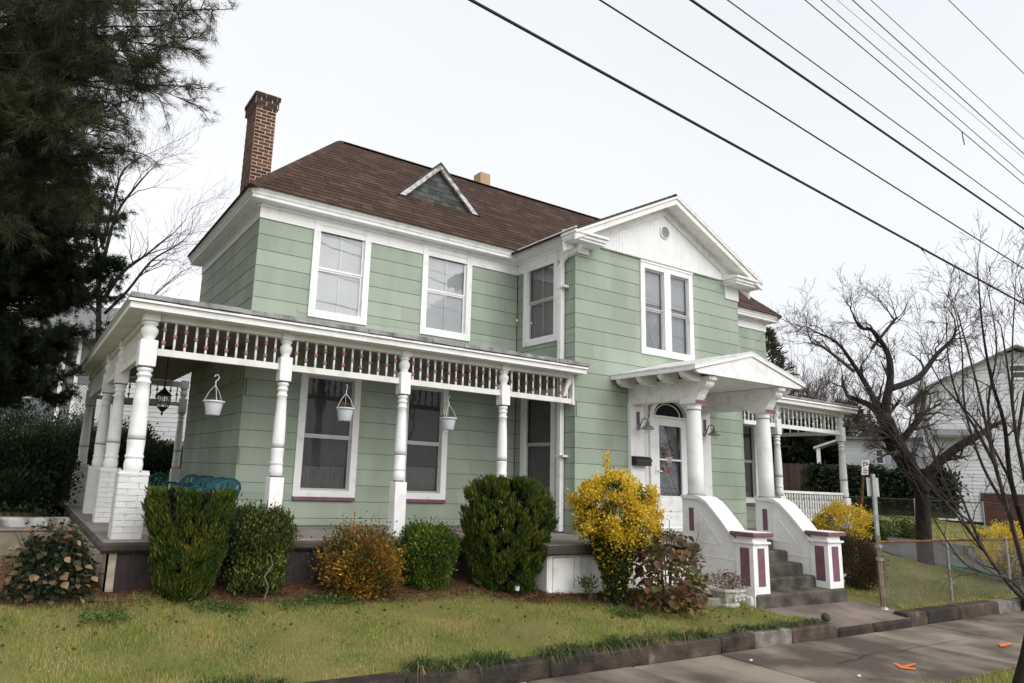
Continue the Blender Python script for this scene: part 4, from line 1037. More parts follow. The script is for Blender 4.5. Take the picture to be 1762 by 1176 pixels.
QR = hp('portico_roof', qm, COAT)
q = MB()
for ex in (Q0, Q1):
    q.prism([(ex, QE - .031), (QX, QA - .031), (QX, QA - .085), (ex, QE - .085)], lambda a, b, t: (a, t, b), QY - .028, QY + .05)
    q.box(min(ex, ex + (.035 if ex < QX else -.035)), max(ex, ex + (.035 if ex < QX else -.035)), QY + .051, -B - .01, QE - .095, QE - .033)
hp('moulding', q, WHITE, parent=QR)
rr = .10; e0, e1 = Q0 + .05, Q1 - .05
ped = [(e0, QE - .087), (QX, QA - .086), (e1, QE - .087)]
ped += [(e1 - rr + rr * math.cos(t), 2.755 + .055 - .055 * math.sin(t)) for t in (0.3, .8, 1.2, 1.57)][0:4]
ped += [(e0 + rr - rr * math.cos(t), 2.755 + .055 - .055 * math.sin(t)) for t in (1.57, 1.2, .8, .3)]
hp('pediment', MB().prism(ped, lambda a, b, t: (a, t, b), QY, QY + .06), WHITE)
hp('portico_ceiling', MB().box(6.84, 8.48, QY + .065, -B - .005, 2.748, 2.775), WHITE)
hp('eave_lining', MB().prism([(Q0 + .04, QE - .035), (QX, QA - .04), (Q1 - .04, QE - .035), (Q1 - .04, QE - .06), (QX, QA - .065), (Q0 + .04, QE - .06)], lambda a, b, t: (a, t, b), QY + .07, -B - .005), CREAM)
for sx, ex in ((-1, Q0), (1, Q1)):                       # rounded rafter tails under the side eaves
    for y in (-3.25, -2.80, -2.33, -1.86):
        xs_ = [(ex - sx * .03, QE - .062), (ex - sx * .03, QE - .12), (ex - sx * .07, QE - .175), (ex - sx * .16, QE - .215), (ex - sx * .30, QE - .225), (ex - sx * .46, QE - .225), (ex - sx * .46, QE + .03)]
        hp('rafter_tail', MB().prism(xs_, lambda a, b, t: (a, t, b), y - .05, y + .05), WHITE_OLD)

# steps with sweeping cheek walls and newels
ST = hp('steps', MB().cbox(6.52, 8.86, -4.22, -3.85, -1.0, -.545, .03).cbox(6.88, 8.43, -3.97, -3.6, -.75, -.375, .022)
        .cbox(6.88, 8.43, -3.76, -3.35, -.6, -.205, .022).cbox(6.88, 8.43, -3.51, -3.1, -.4, -.035, .022).cbox(6.88, 8.43, -3.26, -3.0, -.25, FL + .052, .02), CONC_STEP)
def curve():
    pts = [(-2.94, .76), (-3.20, .76), (-3.30, .745), (-3.42, .68), (-3.54, .56), (-3.68, .41), (-3.80, .27), (-3.90, .165), (-3.97, .12)]
    return pts
for x0, x1 in ((6.52, 6.86), (8.44, 8.80)):
    cv = curve()
    ck = hp('cheek_wall', MB().prism(cv + [(-3.97, -1.0), (-2.94, -1.0)], lambda a, b, t: (t, a, b), x0, x1), STUCCO_W)
    top = [(y, z + .055) for y, z in cv]; cop = MB(); cop.prism(cv + top[::-1], lambda a, b, t: (t, a, b), x0 - .035, x1 + .035)
    hp('coping', cop, mat('bright_white_paint', (0.84, 0.85, 0.87), (0.76, 0.77, 0.79), rough=0.5, scale=4), parent=ck)
    hp('inset', MB().box(x0 - .004, x0 + .01, -3.16, -3.07, .26, .62), PURPLE, parent=ck)
    g = MB()                                            # raised panel outline on the outer face
    for p, r in (((-3.28, .56), (-3.28, .10)), ((-3.28, .56), (-3.66, .10)), ((-3.28, .10), (-3.66, .10)), ((-3.28, -.10), (-3.88, -.10)), ((-3.88, -.10), (-3.88, -.55)), ((-3.28, -.1), (-3.28, -.55))):
        g.tube([(x0 - .001, *p), (x0 - .001, *r)], .008, 4)
    hp('panel_moulding', g, STUCCO_W, parent=ck)
    zb = -.545
    nx0, nx1 = x0 - .012, x1 + .012
    nw = hp('newel', MB().box(nx0, nx1, -4.19, -3.90, zb - (.0 if x0 > 8 else .0) - .18, .155).cbox(nx0 - .03, nx1 + .03, -4.225, -3.87, .156, .19, .008).box(nx0 + .01, nx1 - .01, -4.18, -3.91, .191, .262), WHITE)
    hp('cap', MB().cbox(nx0 - .055, nx1 + .055, -4.25, -3.845, .263, .325, .008), PURPLE, parent=nw)
    hp('cap_top', MB().box(nx0 - .045, nx1 + .045, -4.24, -3.855, .3255, .329), STUCCO_W, parent=nw)
    hp('inset', MB().box(nx0 - .004, nx0 + .01, -4.125, -3.975, -.44, .10), PURPLE, parent=nw); hp('inset', MB().box(nx1 - .01, nx1 + .004, -4.125, -3.975, -.44, .10), PURPLE, parent=nw)
    hp('inset', MB().box(nx0 + .10, nx1 - .10, -4.194, -4.18, -.44, .10), PURPLE, parent=nw)
    if x0 < 8: hp('plinth', MB().cbox(x0 - .04, x0 + .25, -4.16, -3.3, -1.0, zb - .03, .02), STUCCO_W, parent=nw)

# ------------------------------------------------------------------ small things fixed to or standing on the house
def hanging_pot(u, v, y, label, rot):
    p = on_y(u, v, y); top = PB - p[2]
    t = thing('hanging_planter', label, 'planter', (p[0], p[1], p[2]), rot, 'hanging planters along the porch')
    r = 0.135
    part('pot', MB().lathe([(0.085, -0.09), (0.09, -0.085), (0.118, 0.06), (0.122, 0.075), (0.14, 0.078), (0.142, 0.098), (0.125, 0.10), (0.115, 0.085), (0.105, 0.07), (0.0, 0.065)], 20), PLASTIC_W, t, smooth=True)
    hk = .31
    for a in (0.3, 2.4, 4.5):
        part('hanger_wire', MB().tube([(r * math.cos(a), r * math.sin(a), .095), (r * .55 * math.cos(a), r * .55 * math.sin(a), .22), (0, 0, hk)], .0042, 5), PLASTIC_W, t)
    part('hook', MB().tube([(0, 0, hk - .02), (0, 0, hk + .05), (.03, 0, hk + .075), (.04, 0, hk + .105), (.02, 0, hk + .135), (-.015, 0, hk + .13), (-.022, 0, hk + .105)], .0075, 6), PLASTIC_W, t)
    part('chain', MB().tube([(0.012, 0, hk + .135), (0, 0, max(hk + .15, top + .02))], .004, 5), RUST, t)
    n = 34; P = nrng.normal(size=(n, 3)) * np.array([.045, .045, .02]) + np.array([0, 0, .10]); D = rand_dirs(n) + np.array([0, 0, .9])
    leaf_part('dead_plant', P, D, nrng.uniform(.03, .085, n), .022, L_ORANGE, t)
hanging_pot(367, 703, -1.50, 'white hanging pot nearest the corner post, in front of the bare green wall', 0.2)
hanging_pot(593.5, 714, -1.50, 'white hanging pot in front of the larger porch window', 0.9)
hanging_pot(771, 730, -1.50, 'white hanging pot right of the middle porch posts beside the second window', 1.5)

lp = at(281, 690, 11.2); lt = thing('porch_lantern', 'black lantern hanging from the porch ceiling on a rod', 'lantern', lp)
part('rod', MB().tube([(0, 0, .14), (0, 0, PE - .105 - lp[2])], .010, 6).lathe([(.07, PE - .13 - lp[2]), (.07, PE - .105 - lp[2])], 10), BLACK, lt)
part('roof_cap', MB().lathe([(.012, .22), (.03, .19), (.05, .17), (.125, .10), (.128, .085), (.1, .08)], 12), BLACK, lt)
part('glass', MB().lathe([(.085, .08), (.10, .02), (.075, -.10)], 12, caps=False), GLASS, lt)
cg = MB()
for i in range(6):
    a = i * math.pi / 3; c_, s_ = math.cos(a), math.sin(a)
    cg.tube([(.09 * c_, .09 * s_, .085), (.112 * c_, .112 * s_, .02), (.08 * c_, .08 * s_, -.105), (.02 * c_, .02 * s_, -.15)], .009, 5)
part('cage', cg, BLACK, lt); part('finial', MB().lathe([(.004, -.24), (.022, -.21), (.01, -.185), (.04, -.16), (.078, -.115), (.08, -.10)], 10), BLACK, lt)

def barn_lamp(x, z, label):
    t = thing('wall_lamp', label, 'lamp', (x, -B - .08, z), group='lamps beside the front door')
    part('mount', MB().lathe([(.05, 0), (.05, .02), (.03, .03)], 14), STEEL, t, rot=(math.pi / 2, 0, 0))
    part('arm', MB().tube([(0, -.03, 0), (0, -.06, .06), (0, -.10, .14), (0, -.16, .165), (0, -.21, .14), (0, -.22, .08)], .009, 7), BLACK, t)
    part('shade', MB().lathe([(.028, .10), (.035, .055), (.05, .04), (.105, .005), (.115, -.03), (.108, -.03), (.05, .03), (.0, .035)], 20), STEEL, t, loc=(0, -.22, -.01), smooth=True)
    part('bulb_glass', MB().lathe([(.06, -.02), (.065, -.06), (.045, -.09), (.005, -.10)], 14), GLASS, t, loc=(0, -.22, -.01), smooth=True)
barn_lamp(6.79, 1.97, 'galvanised barn lamp on the left pilaster above the mailbox')
barn_lamp(8.63, 1.98, 'galvanised barn lamp on the right pilaster behind the column')
mbx = thing('mailbox', 'black metal mailbox on the left pilaster of the entrance', 'mailbox', (6.80, -B - .08, 1.28))
part('box', MB().prism([(0, 0), (-.12, 0), (-.12, .10), (-.085, .155), (0, .165)], lambda a, b, t: (t, a, b), -.19, .19), BLACK, mbx)
part('lid', MB().prism([(-.002, .170), (-.09, .160), (-.128, .108), (-.132, .075), (-.126, .075), (-.121, .104), (-.086, .157)], lambda a, b, t: (t, a, b), -.2, .2), BLACK, mbx)
wr = thing('flower_hanging', 'basket of red and green flowers hanging inside the door glass', 'flowers', (7.68, YD + .045, 1.35))
part('basket', MB().lathe([(.05, .0), (.085, .03), (.1, .13), (.09, .13), (.0, .1)], 12), mat('pale_basket', (0.45, 0.42, 0.36)), wr, smooth=True)
for m_, n_, c_, s_ in ((mat('red_flower', (0.42, 0.06, 0.045), vary=.2, island=True), 60, (.03, 0, .24), .075), (L_EUON, 70, (0, 0, .26), .085)):
    P = nrng.normal(size=(n_, 3)) * np.array([s_, .006, s_]) + np.array(c_); P[:, 1] = np.clip(P[:, 1], -.03, .006)
    leaf_part('flowers' if m_ is not L_EUON else 'leaves', P, rand_dirs(n_) * np.array([1, .05, 1]), .05, .035, m_, wr)
part('ribbon', MB().prism([(-.12, -.06), (.14, -.06), (.10, -.12), (0.02, -.17), (-.10, -.13)], lambda a, b, t: (a, t, b), -.004, .004), mat('red_flower', (0.42, 0.06, 0.045)), wr)

# stack-side row of teal plastic chairs against the left wall
def chair_thing(loc, rz, label, tilt=0.0):
    t = thing('plastic_chair', label, 'chair', loc, rz, 'teal plastic chairs on the porch'); 
    # back: curved shell with slots, local +Y is the back of the chair
    bk = MB(); n, m = 12, 7; vs = []
    for j in range(m + 1):
        for i in range(n + 1):
            a = -1.15 + 2.3 * i / n; hh = .42 + (.40 - .11 * abs(a) ** 2.2) * j / m
            rr = .25 + .03 * j / m; vs.append((rr * math.sin(a), .02 + .24 * math.cos(a) * .75 + .13 * j / m, hh))
    fs = [(j * (n + 1) + i, j * (n + 1) + i + 1, (j + 1) * (n + 1) + i + 1, (j + 1) * (n + 1) + i) for j in range(m) for i in range(n) if not (1 <= j <= m - 2 and i % 2 == 1 and 1 < i < n - 1)]
    k = len(vs); vs2 = [(x * 1.03, y + .012, z) for x, y, z in vs]
    bk.add(vs, fs).add(vs2, [f[::-1] for f in fs])
    part('backrest', bk, TEAL, t, fix=False)
    rim = [vs[m * (n + 1) + i] for i in range(n + 1)]; part('rim', MB().tube(rim, .013, 6), TEAL, t)
    part('seat', MB().cbox(-.22, .22, -.24, .2, .395, .425, .012), TEAL, t)
    for s in (-1, 1):
        part('arm', MB().tube([(s * .24, .10, .64), (s * .28, -.06, .645), (s * .27, -.22, .62), (s * .25, -.25, .42)], [.02, .026, .026, .02], 6), TEAL, t)
        part('leg', MB().tube([(s * .22, -.22, .41), (s * .255, -.27, 0.0)], [.03, .02], 6), TEAL, t); part('leg', MB().tube([(s * .20, .17, .41), (s * .235, .26, 0.0)], [.03, .02], 6), TEAL, t)
    t.scale = (.86, .86, .86); return t
for i, (y, lb) in enumerate(((-0.55, 'teal plastic chair nearest the front, at the house corner'), (0.15, 'second teal plastic chair from the house corner'), (0.85, 'third teal plastic chair from the house corner'), (1.5, 'fourth teal plastic chair from the house corner'), (2.2, 'farthest teal plastic chair of the row along the left wall'))):
    chair_thing((-0.36, y, FL), -math.pi / 2 + 0.45 + rng.uniform(-.4, .4), lb)
chair_thing((-1.25, 4.6, FL), 2.6, 'teal plastic chair standing alone between the far left posts')
chair_thing((-0.75, 3.1, FL), -2.6, 'dark teal plastic chair turned towards the back of the porch')

# ------------------------------------------------------------------ plants in front of the house
def gz(x, y): return zg(x, y) - 0.01
def cone_top(bottom, top, flat=1.0):
    return lambda s: (bottom + (top - bottom) * s ** 0.7) * (1.0 if s < 0.86 else math.sqrt(max(0.0, 1 - ((s - .86) / .14) ** 2 * flat)))
def cedar(label, loc, rx, ry, h, n, profile, group):
    """clipped arborvitae: upright feathery sprays"""
    t = thing('arborvitae', label, 'shrub', loc, group=group); K = 520; C = []; O = []
    for _ in range(K):
        s = nrng.uniform(0.02, 1.0); a = nrng.uniform(0, 6.283); r = profile(s) * nrng.uniform(.62, 1.0) ** .5 * (1 + .05 * math.sin(3 * a + 5 * s) + .04 * math.sin(7 * a - 9 * s))
        C.append((rx * r * math.cos(a), ry * r * math.sin(a), h * s)); O.append((math.cos(a) * .5, math.sin(a) * .5, 1.1))
    C, O = np.array(C), np.array(O); k = nrng.integers(0, K, n)
    fan = nrng.uniform(0, 1, n)[:, None]
    D = O[k] + rand_dirs(n) * .42; base = C[k] - O[k] * .06
    P = base + O[k] * fan * .10 + nrng.normal(size=(n, 3)) * .022; P[:, 2] = np.clip(P[:, 2], .0, h * 1.0 + .02)
    L = nrng.uniform(.035, .085, n)
    leaf_part('foliage', P, D, L, L * .26, L_CEDAR, t)
    st = MB()
    for i in range(10):
        c = C[nrng.integers(0, K)]; st.tube([(nrng.uniform(-.1, .1), nrng.uniform(-.08, .08), -.05), (c[0] * .3, c[1] * .3, c[2] * .5), tuple(c)], [.02, .012, .004], 5)
    part('stem', st, TWIG, t, fix=False)
    # inner twig mass keeps the body opaque as in a real clipped shrub
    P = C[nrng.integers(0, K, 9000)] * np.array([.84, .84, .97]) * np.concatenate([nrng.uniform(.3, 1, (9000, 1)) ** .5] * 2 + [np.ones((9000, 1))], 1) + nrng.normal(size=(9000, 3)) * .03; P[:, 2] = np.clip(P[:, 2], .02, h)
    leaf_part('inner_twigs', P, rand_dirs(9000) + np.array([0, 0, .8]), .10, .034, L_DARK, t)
FG = 'shrubs along the porch front'
cedar('tall flat topped green arborvitae, leftmost shrub against the porch', (-1.14, -2.46, gz(0, -2.46)), .455, .37, 1.14, 42000, lambda s: (.50 + .52 * s ** .75) * (1 if s < .93 else .97), FG)
cedar('tall rounded green arborvitae right of the bright small boxwood', (3.06, -2.80, gz(3, -2.8)), .60, .50, 1.48, 50000, lambda s: (.52 + .56 * math.sin(math.pi * min(1, s * .93 + .07) * .75)) * (1 if s < .82 else math.sqrt(max(0, 1 - ((s - .82) / .2) ** 2))) , FG)
shrub('boxwood', 'loose dark green boxwood with a bare pale stem, second shrub from the left', (-.33, -2.46, gz(0, -2.46)), .38, .35, .93, 30000, .036, L_BOX, FG, clumps=260, spread=.085, up=1.0, outw=.5, profile=lambda s: (.52 + .5 * s ** .6) * (1 if s < .8 else math.sqrt(max(.15, 1 - ((s - .8) / .24) ** 2))), aspect=.5)
part('bare_stem', MB().tube([(.0, -.36, .0), (.03, -.40, .16), (-.03, -.41, .27), (.05, -.42, .40), (.02, -.40, .52)], [.009, .008, .007, .006, .003], 5), TWIG_P, bpy.data.objects['boxwood'], fix=False)
shrub('barberry', 'rounded orange and yellow leaved bush between the two boxwoods', (.97, -2.55, gz(1, -2.55)), .46, .40, .66, 14000, .042, L_ORANGE, FG, clumps=75, spread=.15, up=.25, outw=.8, aspect=.62, second=(L_BOX, .38, lambda p: math.sin(p[0] * 9 + p[2] * 7) > -.2))
shrub('boxwood', 'small bright green clipped boxwood under the middle porch post', (1.97, -2.50, gz(2, -2.5)), .37, .35, .75, 27000, .036, L_BOX2, FG, clumps=260, spread=.085, up=.7, outw=.6, profile=lambda s: (.66 + .36 * s ** .6) * (1 if s < .8 else math.sqrt(max(.2, 1 - ((s - .8) / .24) ** 2))), aspect=.55)

# golden euonymus by the steps
EU = Vector((4.32, -3.60, gz(4.4, -3.6)))
def euonymus(label, loc, rx, ry, zc, rz, n, low, group=None, tip=True):
    t = thing('golden_euonymus', label, 'shrub', loc, group=group); K = 120; C = []; O = []
    for _ in range(K):
        d = rand_dirs(1)[0]; r = nrng.uniform(.45, 1.0) ** .35 * nrng.uniform(.86, 1.10); c = d * r * np.array([rx, ry, rz]) + np.array([0, 0, zc])
        C.append(c); O.append(d + np.array([0, 0, .45]))
    C, O = np.array(C), np.array(O); k = nrng.integers(0, K, n); P = C[k] + nrng.normal(size=(n, 3)) * .05; D = O[k] * .6 + rand_dirs(n) * .8; L = nrng.uniform(.026, .046, n)
    gsel = (nrng.random(K) < .09)[k] | (nrng.random(n) < np.clip((zc - rz * .45 - P[:, 2]) / (rz * .8), .04, .9))
    leaf_part('yellow_foliage', P[~gsel], D[~gsel], L[~gsel], L[~gsel] * .78, L_YELLOW, t); leaf_part('green_foliage', P[gsel], D[gsel], L[gsel], L[gsel] * .55, L_EUON, t)
    m = low; s = nrng.uniform(0, 1, m); a = nrng.uniform(0, 6.283, m); r = (.22 + .62 * s ** 1.4) * nrng.uniform(.2, 1, m) ** .5
    P = np.stack([rx * r * np.cos(a), ry * r * np.sin(a), .05 + s * (zc - .15)], 1); D = rand_dirs(m) + np.array([0, 0, .3])
    yl = nrng.random(m) < .10 + .35 * s ** 2
    leaf_part('lower_foliage', P[~yl], D[~yl], nrng.uniform(.03, .055, (~yl).sum()), .03, L_EUON, t); leaf_part('lower_yellow_foliage', P[yl], D[yl], nrng.uniform(.03, .05, yl.sum()), .034, L_YELLOW, t)
    st = MB()
    for i in range(14):
        c = C[nrng.integers(0, K)]; st.tube([(nrng.uniform(-.12, .12), nrng.uniform(-.1, .1), -.05), (c[0] * .3, c[1] * .3, c[2] * .5), tuple(c)], [.016, .011, .004], 5)
    if tip:
        for (dx, dz, h_) in ((-.14, zc + rz * .9, .42), (.06, zc + rz * .95, .12), (.5, zc + rz * .35, .3), (.42, zc + rz * .4, .22)):
            st.tube([(dx * .8, 0, dz - .3), (dx, 0, dz), (dx, 0, dz + h_)], [.006, .005, .003], 5); q = int(40 + h_ * 160)
            P = np.stack([dx + nrng.normal(size=q) * .022, nrng.normal(size=q) * .022, dz - .05 + nrng.uniform(0, h_, q)], 1)
            leaf_part('shoot', P, rand_dirs(q) * .6 + np.array([0, 0, .7]), nrng.uniform(.04, .065, q), .032, L_YELLOW, t)
    part('stem', st, TWIG_P, t, fix=False)
euonymus('tall yellow leaved euonymus beside the front steps', EU, .60, .54, 1.22, .50, 28000, 7500)
euonymus('low yellow leaved euonymus right of the steps', ground_at(1455, 978), .60, .5, .86, .40, 9000, 1800, tip=False)
euonymus('yellow leaved euonymus at the far right behind the bare stems', ground_at(1752, 1010), .7, .6, .75, .5, 7000, 1500, tip=False)

# hydrangea with large bronze leaves, each leaf a piece of its own
HY = thing('hydrangea', 'hydrangea with bronze and green autumn leaves and brown flower heads', 'shrub', (4.93, -3.98, gz(5.0, -3.98)))
def big_leaf(name, m):
    mb = MB(); n = 5; w = [0, .30, .42, .36, .18, 0]; vs = []
    for i in range(n + 1):
        f = i / n; zc = -.10 * f * f; vs += [(-w[i] , f, zc + w[i] * .22), (0, f, zc), (w[i], f, zc + w[i] * .22)]
    fs = [(i * 3 + k, i * 3 + k + 1, i * 3 + k + 4, i * 3 + k + 3) for i in range(n) for k in (0, 1)]
    me = mb.add(vs, fs).mesh(name); me.materials.append(m); return me
def hang_leaves(t, n, mats, rx, ry, h, size, prof):
    for i in range(n):
        s = nrng.uniform(.06, 1.0); a = nrng.uniform(0, 6.283); r = prof(s) * nrng.uniform(.55, 1.0)
        o = bpy.data.objects.new('leaf', mats[int(nrng.integers(0, len(mats)))]); COL.objects.link(o); o.parent = t
        o.location = (rx * r * math.cos(a), ry * r * math.sin(a), h * s); z = size * nrng.uniform(.65, 1.25); o.scale = (z, z, z)
        o.rotation_euler = (nrng.uniform(-.9, .35), nrng.uniform(-.5, .5), a - math.pi / 2 + nrng.uniform(-.7, .7))
lm = [big_leaf('leaf', leaf_mat('bronze_hydrangea_leaf', (.15, .075, .042), (.11, .09, .035), (.24, .11, .075))), big_leaf('leaf', leaf_mat('olive_hydrangea_leaf', (.16, .14, .035), (.09, .10, .025), (.30, .19, .06))), big_leaf('leaf', leaf_mat('plum_hydrangea_leaf', (.10, .045, .042), (.07, .035, .03), (.15, .07, .05)))]
hang_leaves(HY, 300, lm, .62, .45, 1.0, .115, lambda s: .95 if s < .5 else .95 - (s - .5) * .75)
hs_ = MB()
for i in range(16):
    a = nrng.uniform(0, 6.283); r = nrng.uniform(.2, .9); e = (.6 * r * math.cos(a), .45 * r * math.sin(a), nrng.uniform(.6, 1.2)); hs_.tube([(e[0] * .3, e[1] * .3, -.05), (e[0] * .6, e[1] * .6, e[2] * .5), e], [.010, .008, .004], 5)
    if i < 9:
        q = 60; c = np.array(e) + nrng.normal(size=(q, 3)) * .042
        leaf_part('flower_head', c, rand_dirs(q), .028, .024, L_REDBR, HY, kind='stuff')
part('stem', hs_, TWIG, HY, fix=False)
nl = 1100; s = nrng.uniform(.04, .8, nl); a = nrng.uniform(0, 6.283, nl); r = nrng.uniform(.2, .95, nl) ** .6 * np.where(s < .5, .95, .95 - (s - .5) * .9)
leaf_part('inner_leaves', np.stack([.6 * r * np.cos(a), .44 * r * np.sin(a), s], 1), rand_dirs(nl) + np.array([0, -.3, .0]), nrng.uniform(.04, .09, nl), .05, L_HYD, HY)
DH = thing('withered_hydrangea', 'low withered hydrangea with tan leaves at the left edge of the lawn', 'shrub', (-2.46, -2.2, gz(-2.4, -2.2)))
lm2 = [big_leaf('leaf', leaf_mat('tan_hydrangea_leaf', (.32, .20, .11), (.17, .105, .06), (.42, .30, .18))), big_leaf('leaf', MATS['tan_hydrangea_leaf']), big_leaf('leaf', leaf_mat('dark_hydrangea_leaf', (.045, .052, .022), (.025, .03, .015), (.10, .08, .035))), big_leaf('leaf', leaf_mat('dark_hydrangea_leaf', (.045, .052, .022), (.025, .03, .015)))]
hang_leaves(DH, 300, lm2, .46, .42, .76, .085, lambda s: 1.0 if s < .55 else 1.0 - (s - .55) * 1.3)
st = MB()
for i in range(12):
    a = nrng.uniform(0, 6.283); st.tube([(0, 0, -.05), (.2 * math.cos(a), .2 * math.sin(a), .35), (.38 * math.cos(a), .34 * math.sin(a), .68)], [.01, .007, .003], 5)
part('stem', st, TWIG, DH, fix=False)
nl = 2200; s = nrng.uniform(.04, .9, nl); a = nrng.uniform(0, 6.283, nl); r = nrng.uniform(.2, .95, nl) ** .6 * (1 - s * .45)
leaf_part('inner_leaves', np.stack([.46 * r * np.cos(a), .42 * r * np.sin(a), s * .7], 1), rand_dirs(nl) + np.array([0, -.3, .1]), nrng.uniform(.03, .07, nl), .04, L_IVY, DH)

shrub('azalea', 'bronze leaved low round shrub right of the steps below the euonymus', ground_at(1468, 1012), .46, .42, .80, 16000, .034, L_REDBR, clumps=140, spread=.1, aspect=.55)
shrub('privet', 'dark green shrub behind the right newel under the balustrade', (10.9, -2.3, gz(11, -2.3)), .95, .35, .62, 9000, .05, L_IVY, clumps=120, spread=.14, aspect=.6)
shrub('weed', 'small green weed against the white foundation wall', (4.05, -3.42, gz(4, -3.42)), .10, .09, .27, 260, .045, L_BOX2, cat='plant', clumps=14, spread=.25)
# planters with dry plants
def planter(loc, label, plant=True, rz=0.0):
    t = thing('stone_planter', label, 'planter', loc, rz, 'white stone planters by the steps')
    pr = [(0.15, 0), (0.15, .03), (.135, .045), (.17, .12), (.205, .20), (.225, .215), (.225, .25), (.2, .25), (.18, .22), (0, .21)]
    mb = MB()
    def ring(r, z): return [(r * sx * (1.25 if ax == 0 else 1), r * sy, z) for ax, sx, sy in ((0, 1, .55), (1, .55, 1), (1, -.55, 1), (0, -1, .55), (0, -1, -.55), (1, -.55, -1), (1, .55, -1), (0, 1, -.55))]
    vs = []
    for r, z in pr: vs += ring(max(r, .01), z)
    k = len(pr); mb.add(vs, [(j * 8 + i, j * 8 + (i + 1) % 8, (j + 1) * 8 + (i + 1) % 8, (j + 1) * 8 + i) for j in range(k - 1) for i in range(8)] + [tuple(range(7, -1, -1)), tuple((k - 1) * 8 + i for i in range(8))])
    part('bowl', mb, mat('weathered_white_stone', (0.66, 0.65, 0.60), (0.42, 0.41, 0.36), rough=.85, scale=12, bump=.6, bscale=25), t)
    for dx in (-.1, 0.02, .12):
        part('relief', MB().lathe([(.05, 0), (.05, .012), (.035, .02), (.03, .006), (.012, .012), (0.003, .016)], 14), MATS['weathered_white_stone'], t, loc=(dx, -.187 - abs(dx) * .05 + .012, .125), rot=(math.pi / 2 + .28, 0, 0))
    if plant:
        s = MB()
        for i in range(46):
            a = nrng.uniform(0, 6.283); r0 = nrng.uniform(0, .12); r1 = r0 + nrng.uniform(0, .1); h_ = nrng.uniform(.22, .42); s.tube([(r0 * math.cos(a), r0 * math.sin(a), .2), (r1 * math.cos(a), r1 * math.sin(a), h_)], [.0035, .002], 3)
        part('dry_stalks', s, STRAW, t, fix=False); q = 420; a = nrng.uniform(0, 6.283, q); r = nrng.uniform(0, .22, q) ** .8
        leaf_part('dry_leaves', np.stack([r * np.cos(a), r * np.sin(a), .24 + nrng.uniform(0, .24, q) * (1 - r)], 1), rand_dirs(q) + np.array([0, 0, .2]), .05, .016, STRAW, t)
planter((6.16, -3.98, gz(6.1, -3.98) + .01), 'white moulded planter with a dried plant left of the steps', True, .15)
planter((9.35, -3.62, gz(9.3, -3.6) + .01), 'white moulded planter right of the steps, half hidden by the newel', False, -.3)
stp = thing('tree_stump', 'low round concrete edged stump ring beside the hydrangea', 'stump', (5.86, -3.86, gz(5.9, -3.86)))
part('ring', MB().lathe([(.20, 0), (.205, .10), (.19, .12), (.15, .12), (.14, .09), (.0, .085)], 18), CONC_FLOOR, stp); leaf_part('moss', np.stack([nrng.normal(size=60) * .07, nrng.normal(size=60) * .07, np.full(60, .09)], 1), rand_dirs(60) + np.array([0, 0, 1]), .03, .02, L_BOX2, stp)
sl_ = thing('solar_light', 'small dark solar path light in the mulch', 'light', (2.95, -3.2, gz(3, -3.2)))
part('stake', MB().tube([(0, 0, -.05), (0, 0, .14)], .008, 6), BLACK, sl_); part('lens', MB().lathe([(.028, .13), (.034, .19)], 10), PLASTIC_W, sl_); part('cap', MB().lathe([(.045, .19), (.04, .205), (.01, .215)], 10), BLACK, sl_)
tag(part('stone', MB().lathe([(.01, 0), (.09, .01), (.10, .05), (.07, .09), (.02, .11)], 9), CONC_NEW, loc=(-2.02, -.75, gz(-2, -.7) - .01), rot=(.2, .3, .5), smooth=True), 'pale rounded stone lying in the pine straw', 'stone')

# pine straw mulch bed along the foundation
mp = []; fs_ = []
bed = [(-2.9, -2.45), (-1.7, -2.62), (-0.5, -2.78), (1.0, -2.80), (2.6, -2.95), (3.2, -3.3), (4.3, -3.42), (6.2, -3.6)]; inner = [(-2.9, 1.2), (-1.9, .5), (-.5, -1.9), (1.0, -1.9), (2.6, -1.9), (3.4, -2.9), (4.3, -3.05), (6.2, -3.3)]
for i, ((a, b), (c_, d_)) in enumerate(zip(bed, inner)):
    for k in range(5): x, y = a + (c_ - a) * k / 4, b + .16 + (d_ - b - .16) * k / 4; mp.append((x, y, zg(x, y) + .018 * math.sin(x * 2.1 + y * 1.3) + .012 * math.sin(x * 4.7 - y * 3.1) + .012))
mu = part('mulch_bed', MB().add(mp, [(j * 5 + k, j * 5 + k + 1, (j + 1) * 5 + k + 1, (j + 1) * 5 + k) for j in range(len(bed) - 1) for k in range(4)]), MULCH); structure(mu)
def straw(n):
    P = []; 
    while len(P) < n:
        i = int(nrng.integers(0, len(bed) - 1)); f, k = nrng.random(), nrng.random()
        a = [bed[i][q] + (bed[i + 1][q] - bed[i][q]) * f for q in (0, 1)]; b = [inner[i][q] + (inner[i + 1][q] - inner[i][q]) * f for q in (0, 1)]
        x, y = a[0] + (b[0] - a[0]) * k, a[1] + (b[1] - a[1]) * k - abs(nrng.normal()) * .13 * (k < .5); P.append((x, y, zg(x, y) + .018 * math.sin(x * 2.1 + y * 1.3) + .012 * math.sin(x * 4.7 - y * 3.1) + nrng.uniform(.012, .035)))
    D = rand_dirs(n) * np.array([1, 1, .18]); return np.array(P), D
P, D = straw(26000); so = leaf_part('pine_straw', P, D, nrng.uniform(.04, .12, 26000), .007, MULCH, None); so['kind'] = 'stuff'; tag(so, 'reddish pine straw and fallen leaves under the shrubs', 'mulch')
